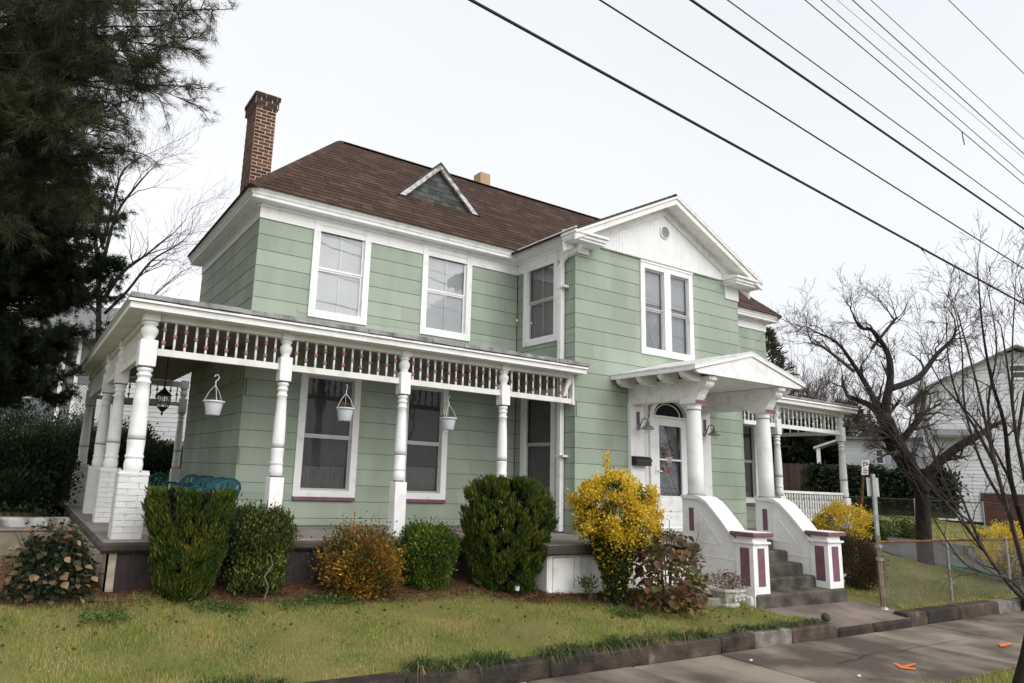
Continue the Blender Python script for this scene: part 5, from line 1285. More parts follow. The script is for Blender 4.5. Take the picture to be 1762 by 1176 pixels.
# clover and weeds at the lawn edge
for nm, lb, x0, x1, n_ in (('clover_patch', 'bright green clover patch at the foot of the two left shrubs', -2.2, 1.3, 2600), ('edge_weeds', 'green weeds in the lawn below the white foundation wall', 3.9, 5.4, 1500)):
    X = nrng.uniform(x0, x1, n_); Y = (-2.95 if x0 < 0 else -4.0) + nrng.normal(size=n_) * .10 + .1 * np.sin(X * 4); keep = np.sin(X * 5.1) + np.sin(X * 2.3 + 1) > -.5; X, Y = X[keep], Y[keep]
    Z = np.array([zg(a, b) for a, b in zip(X, Y)]) + nrng.uniform(.015, .07, len(X)); o = leaf_part(nm, np.stack([X, Y, Z], 1), rand_dirs(len(X)) * np.array([1, 1, .3]) + np.array([0, 0, .25]), .028, .024, leaf_mat('clover_leaf', (.085, .15, .03), (.05, .10, .02), (.14, .2, .05)), None)
    o['kind'] = 'stuff'; tag(o, lb, 'weeds')
# lilyturf tufts overhanging the kerb
def tuft_mesh(n, r, h):
    V = []; F = []
    for i in range(n):
        a = nrng.uniform(0, 6.283); q = nrng.uniform(.25, 1); b = np.array([nrng.normal() * .04, nrng.normal() * .03, 0]); d = np.array([math.cos(a), math.sin(a), 0]); s = np.array([-d[1], d[0], 0]) * .0045
        for j, (f, z) in enumerate(((0, 0), (.35, .8), (.75, .6), (1.05, -.25))):
            p = b + d * r * q * f + np.array([0, 0, h * q * z]); ww = (1, .9, .6, .1)[j]; V += [p - s * ww, p + s * ww]
        k = i * 8; F += [(k, k + 1, k + 3, k + 2), (k + 2, k + 3, k + 5, k + 4), (k + 4, k + 5, k + 7, k + 6)]
    me = np_mesh('tuft', np.array(V), np.array(F), 4); me.materials.append(L_TUFT); return me
tm = [tuft_mesh(46, .24, .13) for _ in range(5)]; TV = []; TF = []; nv_ = 0
for x in list(np.arange(-1.5, -.4, .12)) + list(np.arange(.5, 6.9, .05)):
    if math.sin(x * 2.3) + .6 * math.sin(x * 5.9 + 1) < -.75: continue
    me = tm[rng.randrange(5)]; co = np.array([v.co[:] for v in me.vertices]); a = rng.uniform(0, 6.28); sc = rng.uniform(.5, 1.2) * (.8 if x > 5 else 1)
    R_ = np.array([[math.cos(a), -math.sin(a), 0], [math.sin(a), math.cos(a), 0], [0, 0, 1]]); TV.append(co @ R_.T * sc + np.array([x + rng.uniform(-.06, .06), -4.87 + rng.uniform(-.07, .10), -.825])); TF.append(np.array([p.vertices[:] for p in me.polygons]) + nv_); nv_ += len(co)
o = link('lilyturf_border', np_mesh('lilyturf_border', np.concatenate(TV), np.concatenate(TF), 4), L_TUFT); o['kind'] = 'stuff'; tag(o, 'ragged fringe of strap leaved lilyturf hanging over the kerb', 'border grass')
for m_ in tm: bpy.data.meshes.remove(m_)

# orange utility paint marks and litter on the sidewalk
def paint(name, label, polys):
    mb = MB()
    for poly in polys: mb.add([(*on_z(u, v, -.957)[:2], -.957) for u, v in poly], [tuple(range(len(poly)))])
    o = part(name, mb, ORANGE, fix=False); tag(o, label, 'paint mark', 'orange paint marks on the sidewalk')
paint('paint_mark', 'orange sprayed arrow mark on the near sidewalk slab', [[(1536, 1141), (1543, 1141), (1552, 1146), (1574, 1141), (1577, 1143), (1562, 1148), (1576, 1150), (1575, 1153), (1550, 1150)]])
paint('paint_mark', 'small orange sprayed dash farther along the sidewalk', [[(1718, 1108), (1726, 1107), (1741, 1106), (1740, 1109), (1731, 1112), (1722, 1113)]])
for i, (u, v, lb) in enumerate(((1292, 1138, 'scrap of white litter nearest the kerb on the sidewalk'), (1478, 1165, 'scrap of white litter near the orange arrow on the sidewalk'))):
    p = on_z(u, v, -.96); tag(part('litter', MB().prism([(-.02, -.012), (.018, -.016), (.024, .008), (-.006, .018)], lambda a, b, t: (a, b, t + a * .3), 0, .006), PLASTIC_W, loc=(p[0], p[1], -.952)), lb, 'litter')

# cracks and joints in the old pavement, fallen leaves on the lawn
def crack(name, label, pts, w=.006):
    mb = MB(); P = [Vector(on_z(u, v, -.955)) for u, v in pts]
    for i in range(len(P) - 1):
        d = (P[i + 1] - P[i]).normalized(); s_ = Vector((d.y, -d.x, 0)) * w * rng.uniform(.5, 1.2)
        mb.add([P[i] - s_, P[i] + s_, P[i + 1] + s_ * .8, P[i + 1] - s_ * .8], [(0, 1, 2, 3)])
    tag(part(name, mb, mat('crack_dirt', (.035, .028, .02)), fix=False), label, 'crack', 'cracks in the sidewalk')
crack('pavement_crack', 'wandering crack across the sidewalk slab left of the orange arrow', [(1442, 1142), (1462, 1136), (1480, 1134), (1484, 1128), (1500, 1124), (1530, 1121), (1552, 1120), (1580, 1112), (1610, 1108), (1650, 1102)])
crack('pavement_crack', 'short crack near the kerb below the path corner', [(1560, 1086), (1580, 1090), (1600, 1096), (1625, 1098)], .004)
n_ = 420; X = nrng.uniform(-4, 6.6, n_); Y = -2.9 - np.abs(nrng.normal(size=n_)) * .75; Y = np.where(X > 3.4, Y - .9, Y); k = Y > -4.8; X, Y = X[k], Y[k]; Z = np.array([zg(a, b) for a, b in zip(X, Y)]) + .05
o = leaf_part('fallen_leaves', np.stack([X, Y, Z], 1), rand_dirs(len(X)) * np.array([1, 1, .25]), nrng.uniform(.025, .06, len(X)), .035, L_BROWN, None); o['kind'] = 'stuff'; tag(o, 'brown fallen leaves scattered over the lawn', 'leaves')

# stray shoots standing above the clipped boxwoods
for t, rx, h, m, n_ in ((bpy.data.objects['boxwood'], .36, .93, L_BOX, 34), (bpy.data.objects['boxwood.001'], .33, .75, L_BOX2, 22)):
    st = MB(); PP = []
    for i in range(n_):
        a = nrng.uniform(0, 6.283); r = rx * nrng.uniform(.1, 1.05); b = Vector((r * math.cos(a), r * .9 * math.sin(a), h * nrng.uniform(.86, 1.0) - .05 * (r / rx) ** 2)); e = b + Vector((nrng.normal() * .03 + .05 * math.cos(a), nrng.normal() * .03 + .05 * math.sin(a), nrng.uniform(.06, .17)))
        st.tube([b, e], [.0035, .0015], 3, caps=False); PP += [np.array(b.lerp(e, f)) + nrng.normal(size=3) * .006 for f in np.linspace(.1, 1, 11)]
    PP = np.array(PP); part('shoots', st, TWIG, t, fix=False); leaf_part('shoot_leaves', PP, rand_dirs(len(PP)) * .8 + np.array([0, 0, .6]), nrng.uniform(.02, .034, len(PP)), .014, m, t)

# ------------------------------------------------------------------ chain link fence, signs
def chain_fence(name, label, pts, zb, h, top_m, link=0.06):
    """pts: ground polyline (x, y) of posts"""
    t = thing(name, label, 'fence', (*pts[0], zb)); o = Vector((*pts[0], zb))
    wire = MB()
    for i, (x, y) in enumerate(pts):
        if i == 0 and link < .1: continue
        p = Vector((x, y, zb)) - o; part('post', MB().tube([p + Vector((0, 0, -.1)), p + Vector((0, 0, h + .02))], .024 if i else .028, 8).lathe([(.03, h + .01), (.03, h + .03), (.01, h + .05)], 8, p.x, p.y, p.z), STEEL if i else RUST, t)
    for i in range(len(pts) - 1):
        a, b = Vector((*pts[i], zb)) - o, Vector((*pts[i + 1], zb)) - o; part('top_rail', MB().tube([a + Vector((0, 0, h)), b + Vector((0, 0, h))], .018, 8), top_m, t)
        L = (b - a).length; d = (b - a) / L; n = int(L / link); nz_ = int(h / link); s = Vector((d.y, -d.x, 0)) * .004
        for k in range(-nz_, n):
            for sg in (1, -1):
                i0 = max(0, -k); i1 = min(nz_, n - k)
                if i1 <= i0: continue
                z0, z1 = (i0 * link, i1 * link) if sg > 0 else (h - i0 * link, h - i1 * link)
                wire.tube([a + d * ((k + i0) * link) + Vector((0, 0, z0)) + s * sg, a + d * ((k + i1) * link) + Vector((0, 0, z1)) + s * sg], .0020, 3, caps=False)
    w = part('wire_mesh', wire, mat('dull_wire', (.20, .19, .175), (.12, .11, .10), rough=.6, metal=.4), t, fix=False); w['kind'] = 'stuff'
    return t
chain_fence('chain_link_fence', 'rusty chain link fence along the kerb of the side lawn', [(9.12, -4.62), (11.35, -4.62), (13.7, -4.62), (16.2, -4.62), (18.8, -4.62)], -.82, 1.03, RUST)
fr_ = [at(1462, 930, 27), at(1580, 940, 26.0), at(1700, 955, 25.5), at(1800, 965, 25.0)]
chain_fence('chain_link_fence', 'dark chain link fence on the slope beyond the driveway', [(p[0], p[1]) for p in fr_], -.45, 1.25, BLACK, 0.12)

sg = thing('street_sign', 'back of a plain grey sign plate on a steel post at the path corner', 'sign', (9.14, -4.60, -.84), -.5)
part('post', MB().box(-.03, -.022, -.022, .022, 0, 2.12).box(-.022, .022, .016, .022, 0, 2.12).box(-.022, .022, -.022, -.016, 0, 2.12), STEEL, sg)
part('lower_post', MB().tube([(0, 0, -.05), (0, 0, 1.15)], .034, 10), mat('tan_pipe', (.27, .21, .13), (.13, .095, .06), rough=.8, scale=8), sg)
part('clamp', MB().lathe([(.055, 0), (.055, .045)], 10, 0, 0, .96).lathe([(.055, 0), (.055, .045)], 10, 0, 0, .76).lathe([(.09, 0), (.07, .04), (.05, .06)], 10), STEEL, sg)
part('plate', MB().cbox(-.10, .10, .026, .030, 1.76, 2.06, .0015), mat('grey_sign_back', (.52, .53, .52), (.42, .43, .42), rough=.5, metal=.3), sg)
ps = at(1473, 893, 17.0); s2 = thing('parking_sign', 'small white parking sign with red lettering on a leaning rusty post', 'sign', (ps[0], ps[1], gz(ps[0], ps[1])))
H2 = at(1487, 800, 17.0) - np.array([ps[0], ps[1], gz(ps[0], ps[1])])
tp = Vector((H2[0], H2[1], H2[2] + .12)); part('post', MB().tube([(0, 0, -.1), tp], .032, 7), RUST, s2)
rt = Vector(AX_R); c0 = Vector(H2) - Vector(AX_F) * .05; upd = tp.normalized()
def plate(a0, a1, b0, b1, off):
    mb = MB(); q = [c0 + rt * a + upd * b - Vector(AX_F) * off for a, b in ((a0, b0), (a1, b0), (a1, b1), (a0, b1))]; e = Vector(AX_F) * .004; return mb.add([*q, *[v + e for v in q]], [(0, 1, 2, 3), (7, 6, 5, 4), (0, 4, 5, 1), (1, 5, 6, 2), (2, 6, 7, 3), (3, 7, 4, 0)])
pl = part('plate', plate(-.085, .085, -.24, .12, 0), WHITE, s2)
SIGNRED = mat('sign_dark_red', (.22, .04, .035)); 
for a0, a1, b0, b1 in ((-.055, -.035, -.02, .09), (-.035, .01, .07, .09), (-.035, .0, .03, .045), (.02, .05, .0, .07), (-.05, .03, -.10, -.085), (-.045, .055, -.15, -.125), (-.05, .05, -.20, -.18)):
    part('lettering', plate(a0, a1, b0, b1, .006), SIGNRED, s2)

# overhead wires along the street
WIREM = mat('black_cable', (.018, .019, .018), rough=.6)
wires = [(808, 0, 1762, 522, .018, 'thickest low black cable crossing above the gable'), (1035, 0, 1762, 462, .011, 'thin black cable just above the lowest thick cable'), (1192, 0, 1762, 395, .017, 'thick black cable third from the bottom'), (1252, 0, 1762, 375, .008, 'thin wire just above the third cable'),
         (1383, 0, 1762, 318, .007, 'thin wire with a short hanging end'), (1410, 0, 1762, 302, .006, 'thin wire beside the one with the hanging end'), (1440, 0, 1762, 272, .003, 'faintest hair thin wire'), (1468, 0, 1762, 264, .007, 'thin wire third from the top right'), (1500, 0, 1762, 240, .005, 'thin wire second from the top right'), (1632, 0, 1762, 128, .006, 'highest wire at the top right corner')]
for i, (u1, v1, u2, v2, r, lb) in enumerate(wires):
    y = -5.7 - .05 * i; p, q = Vector(on_y(u1, v1, y)), Vector(on_y(u2, v2, y)); d = q - p; d.normalize(); L = (q - p).length; pts = []
    a, b = p - d * 16, q + d * 22; n = 26
    for k in range(n + 1):
        f = k / n; pts.append(a.lerp(b, f) + Vector((0, 0, .10 * math.sin(f * 9 + i) * .2)))
    o = part('overhead_wire', MB().tube(pts, r, 6), WIREM); tag(o, lb + ' of the overhead lines', 'wire', 'overhead wires along the street')
    if i == 4:
        e = Vector(on_y(1655, 228, y)); o2 = part('wire_end', MB().tube([e, e + Vector((.02, 0, -.10)), e + Vector((.05, 0, -.22))], .008, 5), WIREM, o)

# ------------------------------------------------------------------ trees
def tube_path(mb, pts, radii, n=8): mb.tube(pts, radii, n, caps=True)
def px_path(lst, depth): return [Vector(at(u, v, depth + dd)) for u, v, dd in lst]
def bare_tree(name, label, base_uv, depth, limbs, trunk_r, seed, maxlev=4, group=None, twigm=TWIG, twl=1.0, kids=(3, 5), gnarl=.2, grounded=False):
    """limbs: pixel polylines (u, v, depth offset) with start and end radius; twigs grow from them"""
    r = random.Random(seed); b = Vector(at(*base_uv, depth)) if not grounded else ground_at(*base_uv); b.z = gz(b.x, b.y); depth = px_of(b)[2] if grounded else depth
    t = thing(name, label, 'tree', b, group=group); mt, mw = MB(), MB()
    for pts, r0, r1 in limbs:
        P = px_path(pts, depth)
        if pts[0][:2] == base_uv: P[0] = b - Vector((0, 0, .15))
        Q = []                                           # smooth the polyline
        for i in range(len(P) - 1):
            p0, p1, p2, p3 = P[max(i - 1, 0)], P[i], P[i + 1], P[min(i + 2, len(P) - 1)]
            for k in range(4):
                f = k / 4; Q.append(.5 * ((2 * p1) + (p2 - p0) * f + (2 * p0 - 5 * p1 + 4 * p2 - p3) * f * f + (3 * p1 - p0 - 3 * p2 + p3) * f ** 3))
        Q.append(P[-1]); m = len(Q); R = [r0 + (r1 - r0) * i / (m - 1) for i in range(m)]
        (mt if r0 > .05 else mw).tube([q - b for q in Q], R, 9 if r0 > .05 else 6)
        if r0 > .16: continue
        step = max(1, m // (10 if r0 < .09 else 7))
        for i in range(int(m * .3), m, step):
            d = (Q[min(i + 1, m - 1)] - Q[i - 1]).normalized(); ax = d.orthogonal().normalized(); ax.rotate(Matrix.Rotation(r.uniform(0, 6.28), 3, d)); nd = d.copy(); nd.rotate(Matrix.Rotation(r.uniform(.3, .9), 3, ax))
            branch_tree(mw, Q[i] - b, nd, twl * r.uniform(.7, 1.2), max(.006, R[i] * .5), 2 if r0 > .04 else 3, maxlev, r, kids, 0, gnarl, .68, .0035)
        d = (Q[-1] - Q[-2]).normalized(); branch_tree(mw, Q[-1] - b, d, twl * 1.2, R[-1], 2, maxlev, r, kids, 0, gnarl, .68, .0035)
    if mt.v: part('trunk', mt, BARK, t, smooth=True)
    part('crown', mw, twigm, t, fix=False)
    return t
# pruned tree in the side lawn
bare_tree('pruned_tree', 'bare pruned tree with a thick dark trunk on the side lawn', (1594, 972), 17.6,
          [([(1594, 972, 0), (1590, 930, 0), (1588, 880, 0), (1586, 850, 0)], .165, .135), ([(1586, 850, 0), (1560, 810, 0), (1533, 770, 0), (1517, 725, 0), (1500, 700, .2), (1466, 685, .3)], .105, .055),
           ([(1520, 730, 0), (1525, 690, 0), (1532, 650, 0), (1528, 610, .2), (1502, 570, .3), (1482, 565, .4), (1470, 548, .4)], .095, .02), ([(1586, 850, 0), (1600, 815, -.2), (1622, 790, -.3), (1655, 765, -.4), (1682, 750, -.5)], .115, .075),
           ([(1520, 735, 0), (1500, 680, .3), (1470, 630, .5), (1440, 590, .6), (1400, 570, .7)], .075, .015), ([(1586, 850, 0), (1570, 800, -.2), (1545, 760, -.2), (1530, 720, -.1)], .11, .08), ([(1545, 765, 0), (1575, 730, 0), (1586, 712, 0)], .08, .06),
           ([(1530, 670, 0), (1580, 650, .2), (1612, 610, .4), (1638, 585, .5), (1645, 565, .6)], .075, .02), ([(1500, 600, .3), (1540, 550, .4), (1538, 550, .4), (1528, 535, .4)], .04, .012), ([(1470, 640, .4), (1420, 600, .5), (1398, 590, .5), (1390, 572, .5)], .04, .01)], .24, 3, 5, None, TWIG, .50, (3, 5), .26, True)
# multi stemmed bare tree in front of the fence at the right edge
ms = thing
bare_tree('crape_myrtle', 'bare many stemmed crape myrtle leaning in from the right edge', (1790, 1085), 12.2,
          [([(1790, 1085, 0), (1740, 1010, 0), (1695, 950, 0), (1672, 900, 0), (1640, 820, .1), (1600, 740, .2)], .042, .009), ([(1790, 1085, 0), (1765, 990, 0), (1735, 880, 0), (1712, 800, 0), (1690, 700, 0), (1670, 620, 0), (1648, 540, 0)], .046, .009),
           ([(1790, 1085, 0), (1775, 960, .2), (1740, 830, .2), (1728, 730, .2), (1705, 650, .2), (1690, 560, .2), (1683, 470, .2)], .055, .008), ([(1790, 1085, 0), (1790, 950, 0), (1770, 850, 0), (1750, 760, 0), (1735, 640, 0), (1722, 560, 0)], .05, .008),
           ([(1790, 1085, 0), (1740, 1000, -.2), (1690, 985, -.2), (1650, 960, -.3), (1600, 880, -.2), (1560, 800, -.2)], .03, .006), ([(1695, 950, 0), (1640, 880, -.1), (1580, 810, -.1), (1530, 740, 0), (1515, 720, 0)], .025, .006),
           ([(1712, 800, 0), (1680, 740, .2), (1650, 690, .3), (1632, 620, .3), (1628, 540, .3)], .03, .006), ([(1750, 760, 0), (1762, 680, 0), (1775, 600, 0), (1758, 500, 0)], .03, .006),
           ([(1735, 880, 0), (1690, 800, .1), (1660, 700, .2), (1655, 600, .2), (1640, 520, .2)], .028, .006), ([(1770, 850, 0), (1745, 720, -.1), (1742, 600, -.1), (1748, 480, -.1)], .028, .005), ([(1712, 800, 0), (1700, 700, .3), (1715, 600, .3), (1700, 500, .3)], .028, .005), ([(1740, 830, .2), (1690, 740, .4), (1620, 660, .5), (1590, 600, .5)], .024, .005), ([(1790, 950, 0), (1800, 800, 0), (1790, 650, 0), (1770, 540, 0)], .03, .005), ([(1672, 900, 0), (1610, 850, 0), (1560, 770, 0), (1535, 690, 0)], .02, .004), ([(1695, 950, 0), (1660, 900, -.2), (1625, 830, -.2), (1600, 760, -.2), (1560, 690, -.2)], .02, .004)], .06, 9, 5, None, TWIG, .42, (2, 4), .14)
# dark trunk of a street tree at the lower right corner
bt = Vector(on_z(1752, 1200, -.99)); t = thing('street_tree', 'dark leaning trunk of a street tree at the lower right corner', 'tree', bt)
mb = MB(); p0 = Vector((0, 0, -.1)); e = Vector(at(1775, 1080, px_of(bt)[2] + .05)) - bt
mb.tube([p0, Vector((0, 0, .05)), e * .6, e, e * 1.8 + Vector((.3, 0, .2)), e * 3 + Vector((1.0, 0, 1.0))], [.075, .06, .05, .047, .045, .04], 10); part('trunk', mb, BARK, t, smooth=True)
cw = MB(); branch_tree(cw, e * 3 + Vector((1.0, 0, 1.0)), (.8, .1, .6), 1.6, .03, 1, 3, random.Random(5)); part('crown', cw, TWIG, t, fix=False)
# distant bare trees and evergreens at right
for i, (u, v, dp, hh, lb) in enumerate(((1440, 800, 52, 7.2, 'tall bare tree behind the ivy hedge, left of the pruned tree'), (1375, 800, 58, 8.6, 'bare tree rising behind the wooden fence'), (1620, 760, 60, 9.5, 'slim bare tree behind the white house roof'), (1500, 790, 64, 7.6, 'thin bare tree far behind the low white annex'), (1340, 800, 48, 6.4, 'bare tree close to the right house corner'))):
    b = Vector(at(u, v, dp)); b.z = max(gz(b.x, b.y), .2); t = thing('distant_tree', lb, 'tree', b, group='bare trees beyond the driveway'); mw = MB(); r = random.Random(40 + i)
    branch_tree(mw, (0, 0, 0), (0, 0, 1), hh * .42, .16, 0, 5, r, (3, 5), 0, .13, .70, .012); mw.v = [tuple(q) for q in mw.v]; part('crown', mw, TWIG, t, fix=False)
def conifer(label, base, h, rad, n, m, seed, size=.35, group=None, name='evergreen_tree'):
    t = thing(name, label, 'tree', base, group=group); r = np.random.default_rng(seed); s = r.uniform(.08, 1, n) ; a = r.uniform(0, 6.283, n)
    lob = 1 + .25 * np.sin(5 * a + s * 17) + .2 * np.sin(9 * a - s * 29); rr = rad * (1.05 - s) ** .7 * lob * r.uniform(.3, 1, n) ** .45
    P = np.stack([rr * np.cos(a), rr * np.sin(a), s * h], 1); D = np.stack([np.cos(a), np.sin(a), -.15 + .8 * s], 1) + r.normal(size=(n, 3)) * .35
    L = size * r.uniform(.5, 1.3, n); V, F = leaf_arrays(P, D, L, L * .3); link('crown', np_mesh('crown', V, F, 4), m, t); part('trunk', MB().tube([(0, 0, -.3), (0, 0, h * .9)], [.18 * h / 8, .03], 8), BARK, t)
for i, (u, v, dp, h, rd, lb) in enumerate(((1322, 800, 62, 14.0, 4.0, 'tall dark evergreen right of the house eave'), (1400, 795, 46, 5.2, 3.2, 'dark evergreen bush behind the wooden fence'), (1362, 795, 44, 4.6, 2.6, 'dark evergreen seen through the right porch'), (1460, 800, 66, 8.0, 4.5, 'brownish evergreen mass behind the annex roof'))):
    b = Vector(at(u, v, dp)); b.z = max(gz(b.x, b.y), .1); conifer(lb, b, h, rd, 6500, L_DARK if i in (1, 2) else L_REDBR if i == 3 else leaf_mat('grey_green_needles', (.10, .11, .075), (.06, .065, .045), (.16, .15, .10)), 60 + i, .55, 'evergreens beyond the driveway')
# thicket: a mass of bare twigs behind everything at right
tk = MB(); r = random.Random(77)
for i in range(190):
    u_ = r.triangular(1285, 1640, 1360); b = Vector(at(u_, 800, r.uniform(50, 70))); b.z = .8; branch_tree(tk, b, (r.gauss(0, .15), r.gauss(0, .15), 1), r.uniform(4.2, 6.2) * (1.0 if u_ < 1450 else .6), .08, 2, 4, r, (3, 5), 0, .16, .72, .014)
o = part('far_thicket', tk, mat('brown_thicket_bark', (.10, .075, .06), (.055, .04, .033), rough=.95), fix=False); o['kind'] = 'stuff'; tag(o, 'grey brown mass of bare twigs in the far distance at right', 'woods')

# left: bare tree, long needled pine, dark cedar
bare_tree('bare_tree', 'bare pale branched tree behind the pine at left', (150, 760), 24.0,
          [([(150, 760, 0), (165, 650, 0), (170, 520, 0), (165, 420, 0)], .12, .07), ([(175, 520, 0), (210, 470, 0), (250, 440, 0), (300, 400, 0)], .08, .015), ([(178, 450, 0), (200, 370, 0), (235, 320, 0), (262, 290, 0)], .07, .012), ([(180, 540, 0), (220, 500, 0), (260, 450, 0), (300, 425, 0), (320, 410, 0)], .06, .01), ([(178, 430, 0), (160, 350, 0), (150, 280, 0)], .06, .02), ([(180, 560, 0), (230, 540, 0), (275, 500, 0), (310, 470, 0)], .05, .01), ([(178, 420, 0), (200, 330, 0), (215, 290, 0), (255, 265, 0)], .06, .012)], .2, 21, 4, None, TWIG, 1.2, (3, 4), .18)
def needle_tufts(tips, n_per, length, width, spread):
    """bundles of long needles at twig tips: (position, direction)"""
    P = np.repeat(np.array([t[0] for t in tips]), n_per, 0); D = np.repeat(np.array([t[1] for t in tips]), n_per, 0)
    n = len(P); D = D / np.linalg.norm(D, axis=1, keepdims=True) + nrng.normal(size=(n, 3)) * spread; D /= np.linalg.norm(D, axis=1, keepdims=True)
    P = P - D * 0.0 + nrng.normal(size=(n, 3)) * .018; L = length * nrng.uniform(.6, 1.15, n)[:, None]; S = np.cross(D, nrng.normal(size=(n, 3))); S /= np.linalg.norm(S, axis=1, keepdims=True); droop = np.array([0, 0, -.12]) * L
    V = np.stack([P - S * width, P + S * width, P + D * L + droop], 1).reshape(-1, 3); return V, np.arange(n * 3).reshape(-1, 3)
def pine(name, label, trunk_uv, depth, boughs, n_sub, m, seed, tuft=(20, .15, .0022, .42), rng_=(.35, 1.0), top_v=-500, fan=.55):
    r = random.Random(seed); b = Vector(at(*trunk_uv, depth)); b.z = gz(b.x, b.y); t = thing(name, label, 'tree', b); tw = MB(); tips = []
    hi = Vector(at(trunk_uv[0], top_v, depth)); hi.x, hi.y = b.x, b.y; part('trunk', MB().tube([(0, 0, -.2), (0, 0, (hi.z - b.z))], [.30, .08], 10), BARK, t)
    for (u0, v0, d0, u1, v1, d1, sag) in boughs:
        p0 = Vector(at(u0, v0, depth + d0)); p0.x = p0.x * .25 + b.x * .75; p0.y = p0.y * .25 + b.y * .75; p1 = Vector(at(u1, v1, depth + d1)); N = 9; pts = []
        for k in range(N + 1): f = k / N; pts.append(p0.lerp(p1, f) + Vector((r.gauss(0, .05), r.gauss(0, .05), -sag * math.sin(f * math.pi) + r.gauss(0, .04))))
        tw.tube([q - b for q in pts], [.036 * (1 - k / N) ** 1.2 + .004 for k in range(N + 1)], 6)
        L = (p1 - p0).length
        for j in range(n_sub):
            f = r.triangular(rng_[0], 1.0, .92) if j > 2 else 1.0 - j * .03; k = min(N - 1, int(f * N)); q = pts[k].lerp(pts[k + 1], f * N - k); d = (pts[k + 1] - pts[k]).normalized()
            sd = Vector((r.gauss(0, 1), r.gauss(0, 1), r.gauss(0, .55))).normalized(); dd = (d * .75 + sd * fan).normalized(); ln = (r.uniform(.22, .75) * (1.15 - f * .6)) * min(1, L / 2.5 + .3)
            e = q + dd * ln; mid = q.lerp(e, .5) + Vector((0, 0, .03)); tw.tube([q - b, mid - b, e - b], [.008, .006, .003], 4, caps=False)
            for w in range(5):
                g = .25 + .75 * w / 4; s2 = Vector((r.gauss(0, 1), r.gauss(0, 1), r.gauss(0, 1))).normalized(); tips.append((np.array(q.lerp(e, g) + s2 * .04 - b), np.array(dd * .8 + s2 * .55 + Vector((0, 0, .1)))))
    part('branches', tw, BARK, t, fix=False); V, F = needle_tufts(tips, *tuft); link('needles', np_mesh('needles', V, F, 3), m, t)
    return t
right = [(0, 415), (40, 390), (100, 365), (150, 350), (185, 310), (235, 285), (270, 235), (300, 215), (340, 190)]
bo = []; rr_ = random.Random(4)
for v1, u1 in right:
    for k in range(10): bo.append((-260, v1 + rr_.uniform(-190, 60), 0, u1 - abs(rr_.gauss(0, 1)) * 40 - k * 34, v1 + rr_.gauss(0, 30) - k * 5, rr_.uniform(-1.6, 1.4), .15))
for k in range(44): bo.append((-260, rr_.uniform(-200, 300), 0, rr_.uniform(-120, 200), rr_.uniform(-60, 400), rr_.uniform(-2.0, 1.8), .1))
pine('pine_tree', 'large long needled pine filling the upper left corner', (-300, 700), 9.5, bo, 28, L_PINE, 13, (17, .15, .0025, .42), fan=.9)
bo = []
for v1, u1 in ((330, 190), (370, 205), (400, 190), (430, 200), (460, 215), (490, 190), (520, 175), (560, 150), (600, 140), (640, 130), (660, 110)):
    for k in range(11): bo.append((-120, v1 + rr_.uniform(-80, 60), 0, u1 + 14 - abs(rr_.gauss(0, 1)) * 22 - k * 22, v1 + rr_.gauss(0, 22), rr_.uniform(-1.2, 1.2), .05))
pine('cedar_tree', 'dark dense cedar overhanging the left end of the porch', (-160, 820), 13.5, bo, 34, L_DARK, 17, (20, .11, .0065, .8), (.2, 1.0), 200, .8)

# ------------------------------------------------------------------ left side yard
KW = mat('old_retaining_wall', (.30, .255, .20), (.13, .105, .085), rough=.9, scale=3, bump=.5)
rw = thing('retaining_wall', 'low weathered concrete retaining wall left of the porch', 'wall', (-2.2, 1.70, -.6))
for x0, x1 in ((-2.4, .25), (-4.5, -2.41), (-6.6, -4.51)): part('block', MB().cbox(x0 + .004, x1 - .004, -.12, .14, -.1, .46, .02), KW, rw)
part('coping', MB().cbox(-6.6, .24, -.14, .15, .461, .50, .012), CONC_FLOOR, rw)
part('footing', MB().cbox(-6.6, .22, -.24, -.125, -.1, .14, .02), CONC_FLOOR, rw)
tag(part('edging_wall', MB().cbox(-8.5, -2.0, 2.35, 2.62, -.4, .0, .04), mat('chalky_white_wall', (.62, .61, .58), (.20, .18, .16), rough=.9, scale=4, lo=.36, hi=.55)), 'low chipped white edging wall above the retaining wall', 'wall')
tag(part('bed_kerb', MB().cbox(-2.55, -2.15, 5.2, 5.5, .0, .62, .03), CONC_FLOOR), 'small concrete block pillar behind the left porch', 'pillar')
LG = 'dark shrubs in the left yard'
for i, (u, v, dp, rx, ry, h, m, lb) in enumerate(((30, 870, 13.0, .75, .7, 1.02, L_DARK, 'large dark rounded yew at the left edge above the white wall'), (20, 905, 12.2, .42, .4, .5, L_DARK, 'small dark green bush in front of the yew'), (115, 775, 19, 1.0, .8, 1.1, L_IVY, 'grey green shrub behind the far left porch post'), (60, 765, 21, 1.8, 1.2, 1.45, L_IVY, 'tall dim shrub under the cedar in front of the left house'), (275, 790, 17.5, .62, .5, .95, L_DARK, 'dark round shrub seen between the porch posts'), (215, 790, 18.5, .9, .6, 1.3, L_DARK, 'dark shrub seen just left of the corner post'), (120, 815, 15.5, .8, .6, .6, L_BOX2, 'low light green shrub at the back of the left yard'))):
    b = Vector(at(u, v, dp)); b.z = gz(b.x, b.y); shrub('yew' if m is L_DARK else 'garden_shrub', lb, b, rx, ry, h, 17000, .075, m, LG, clumps=160, spread=.13, aspect=.55)
hb = Vector(at(270, 812, 16.5)); hb.z = gz(hb.x, hb.y); shrub('variegated_hedge', 'pale yellow green variegated hedge seen between the porch posts', hb, 1.5, .5, .55, 8000, .06, leaf_mat('variegated_leaf', (.30, .34, .12), (.12, .16, .05), (.45, .46, .20)), clumps=140, spread=.16)
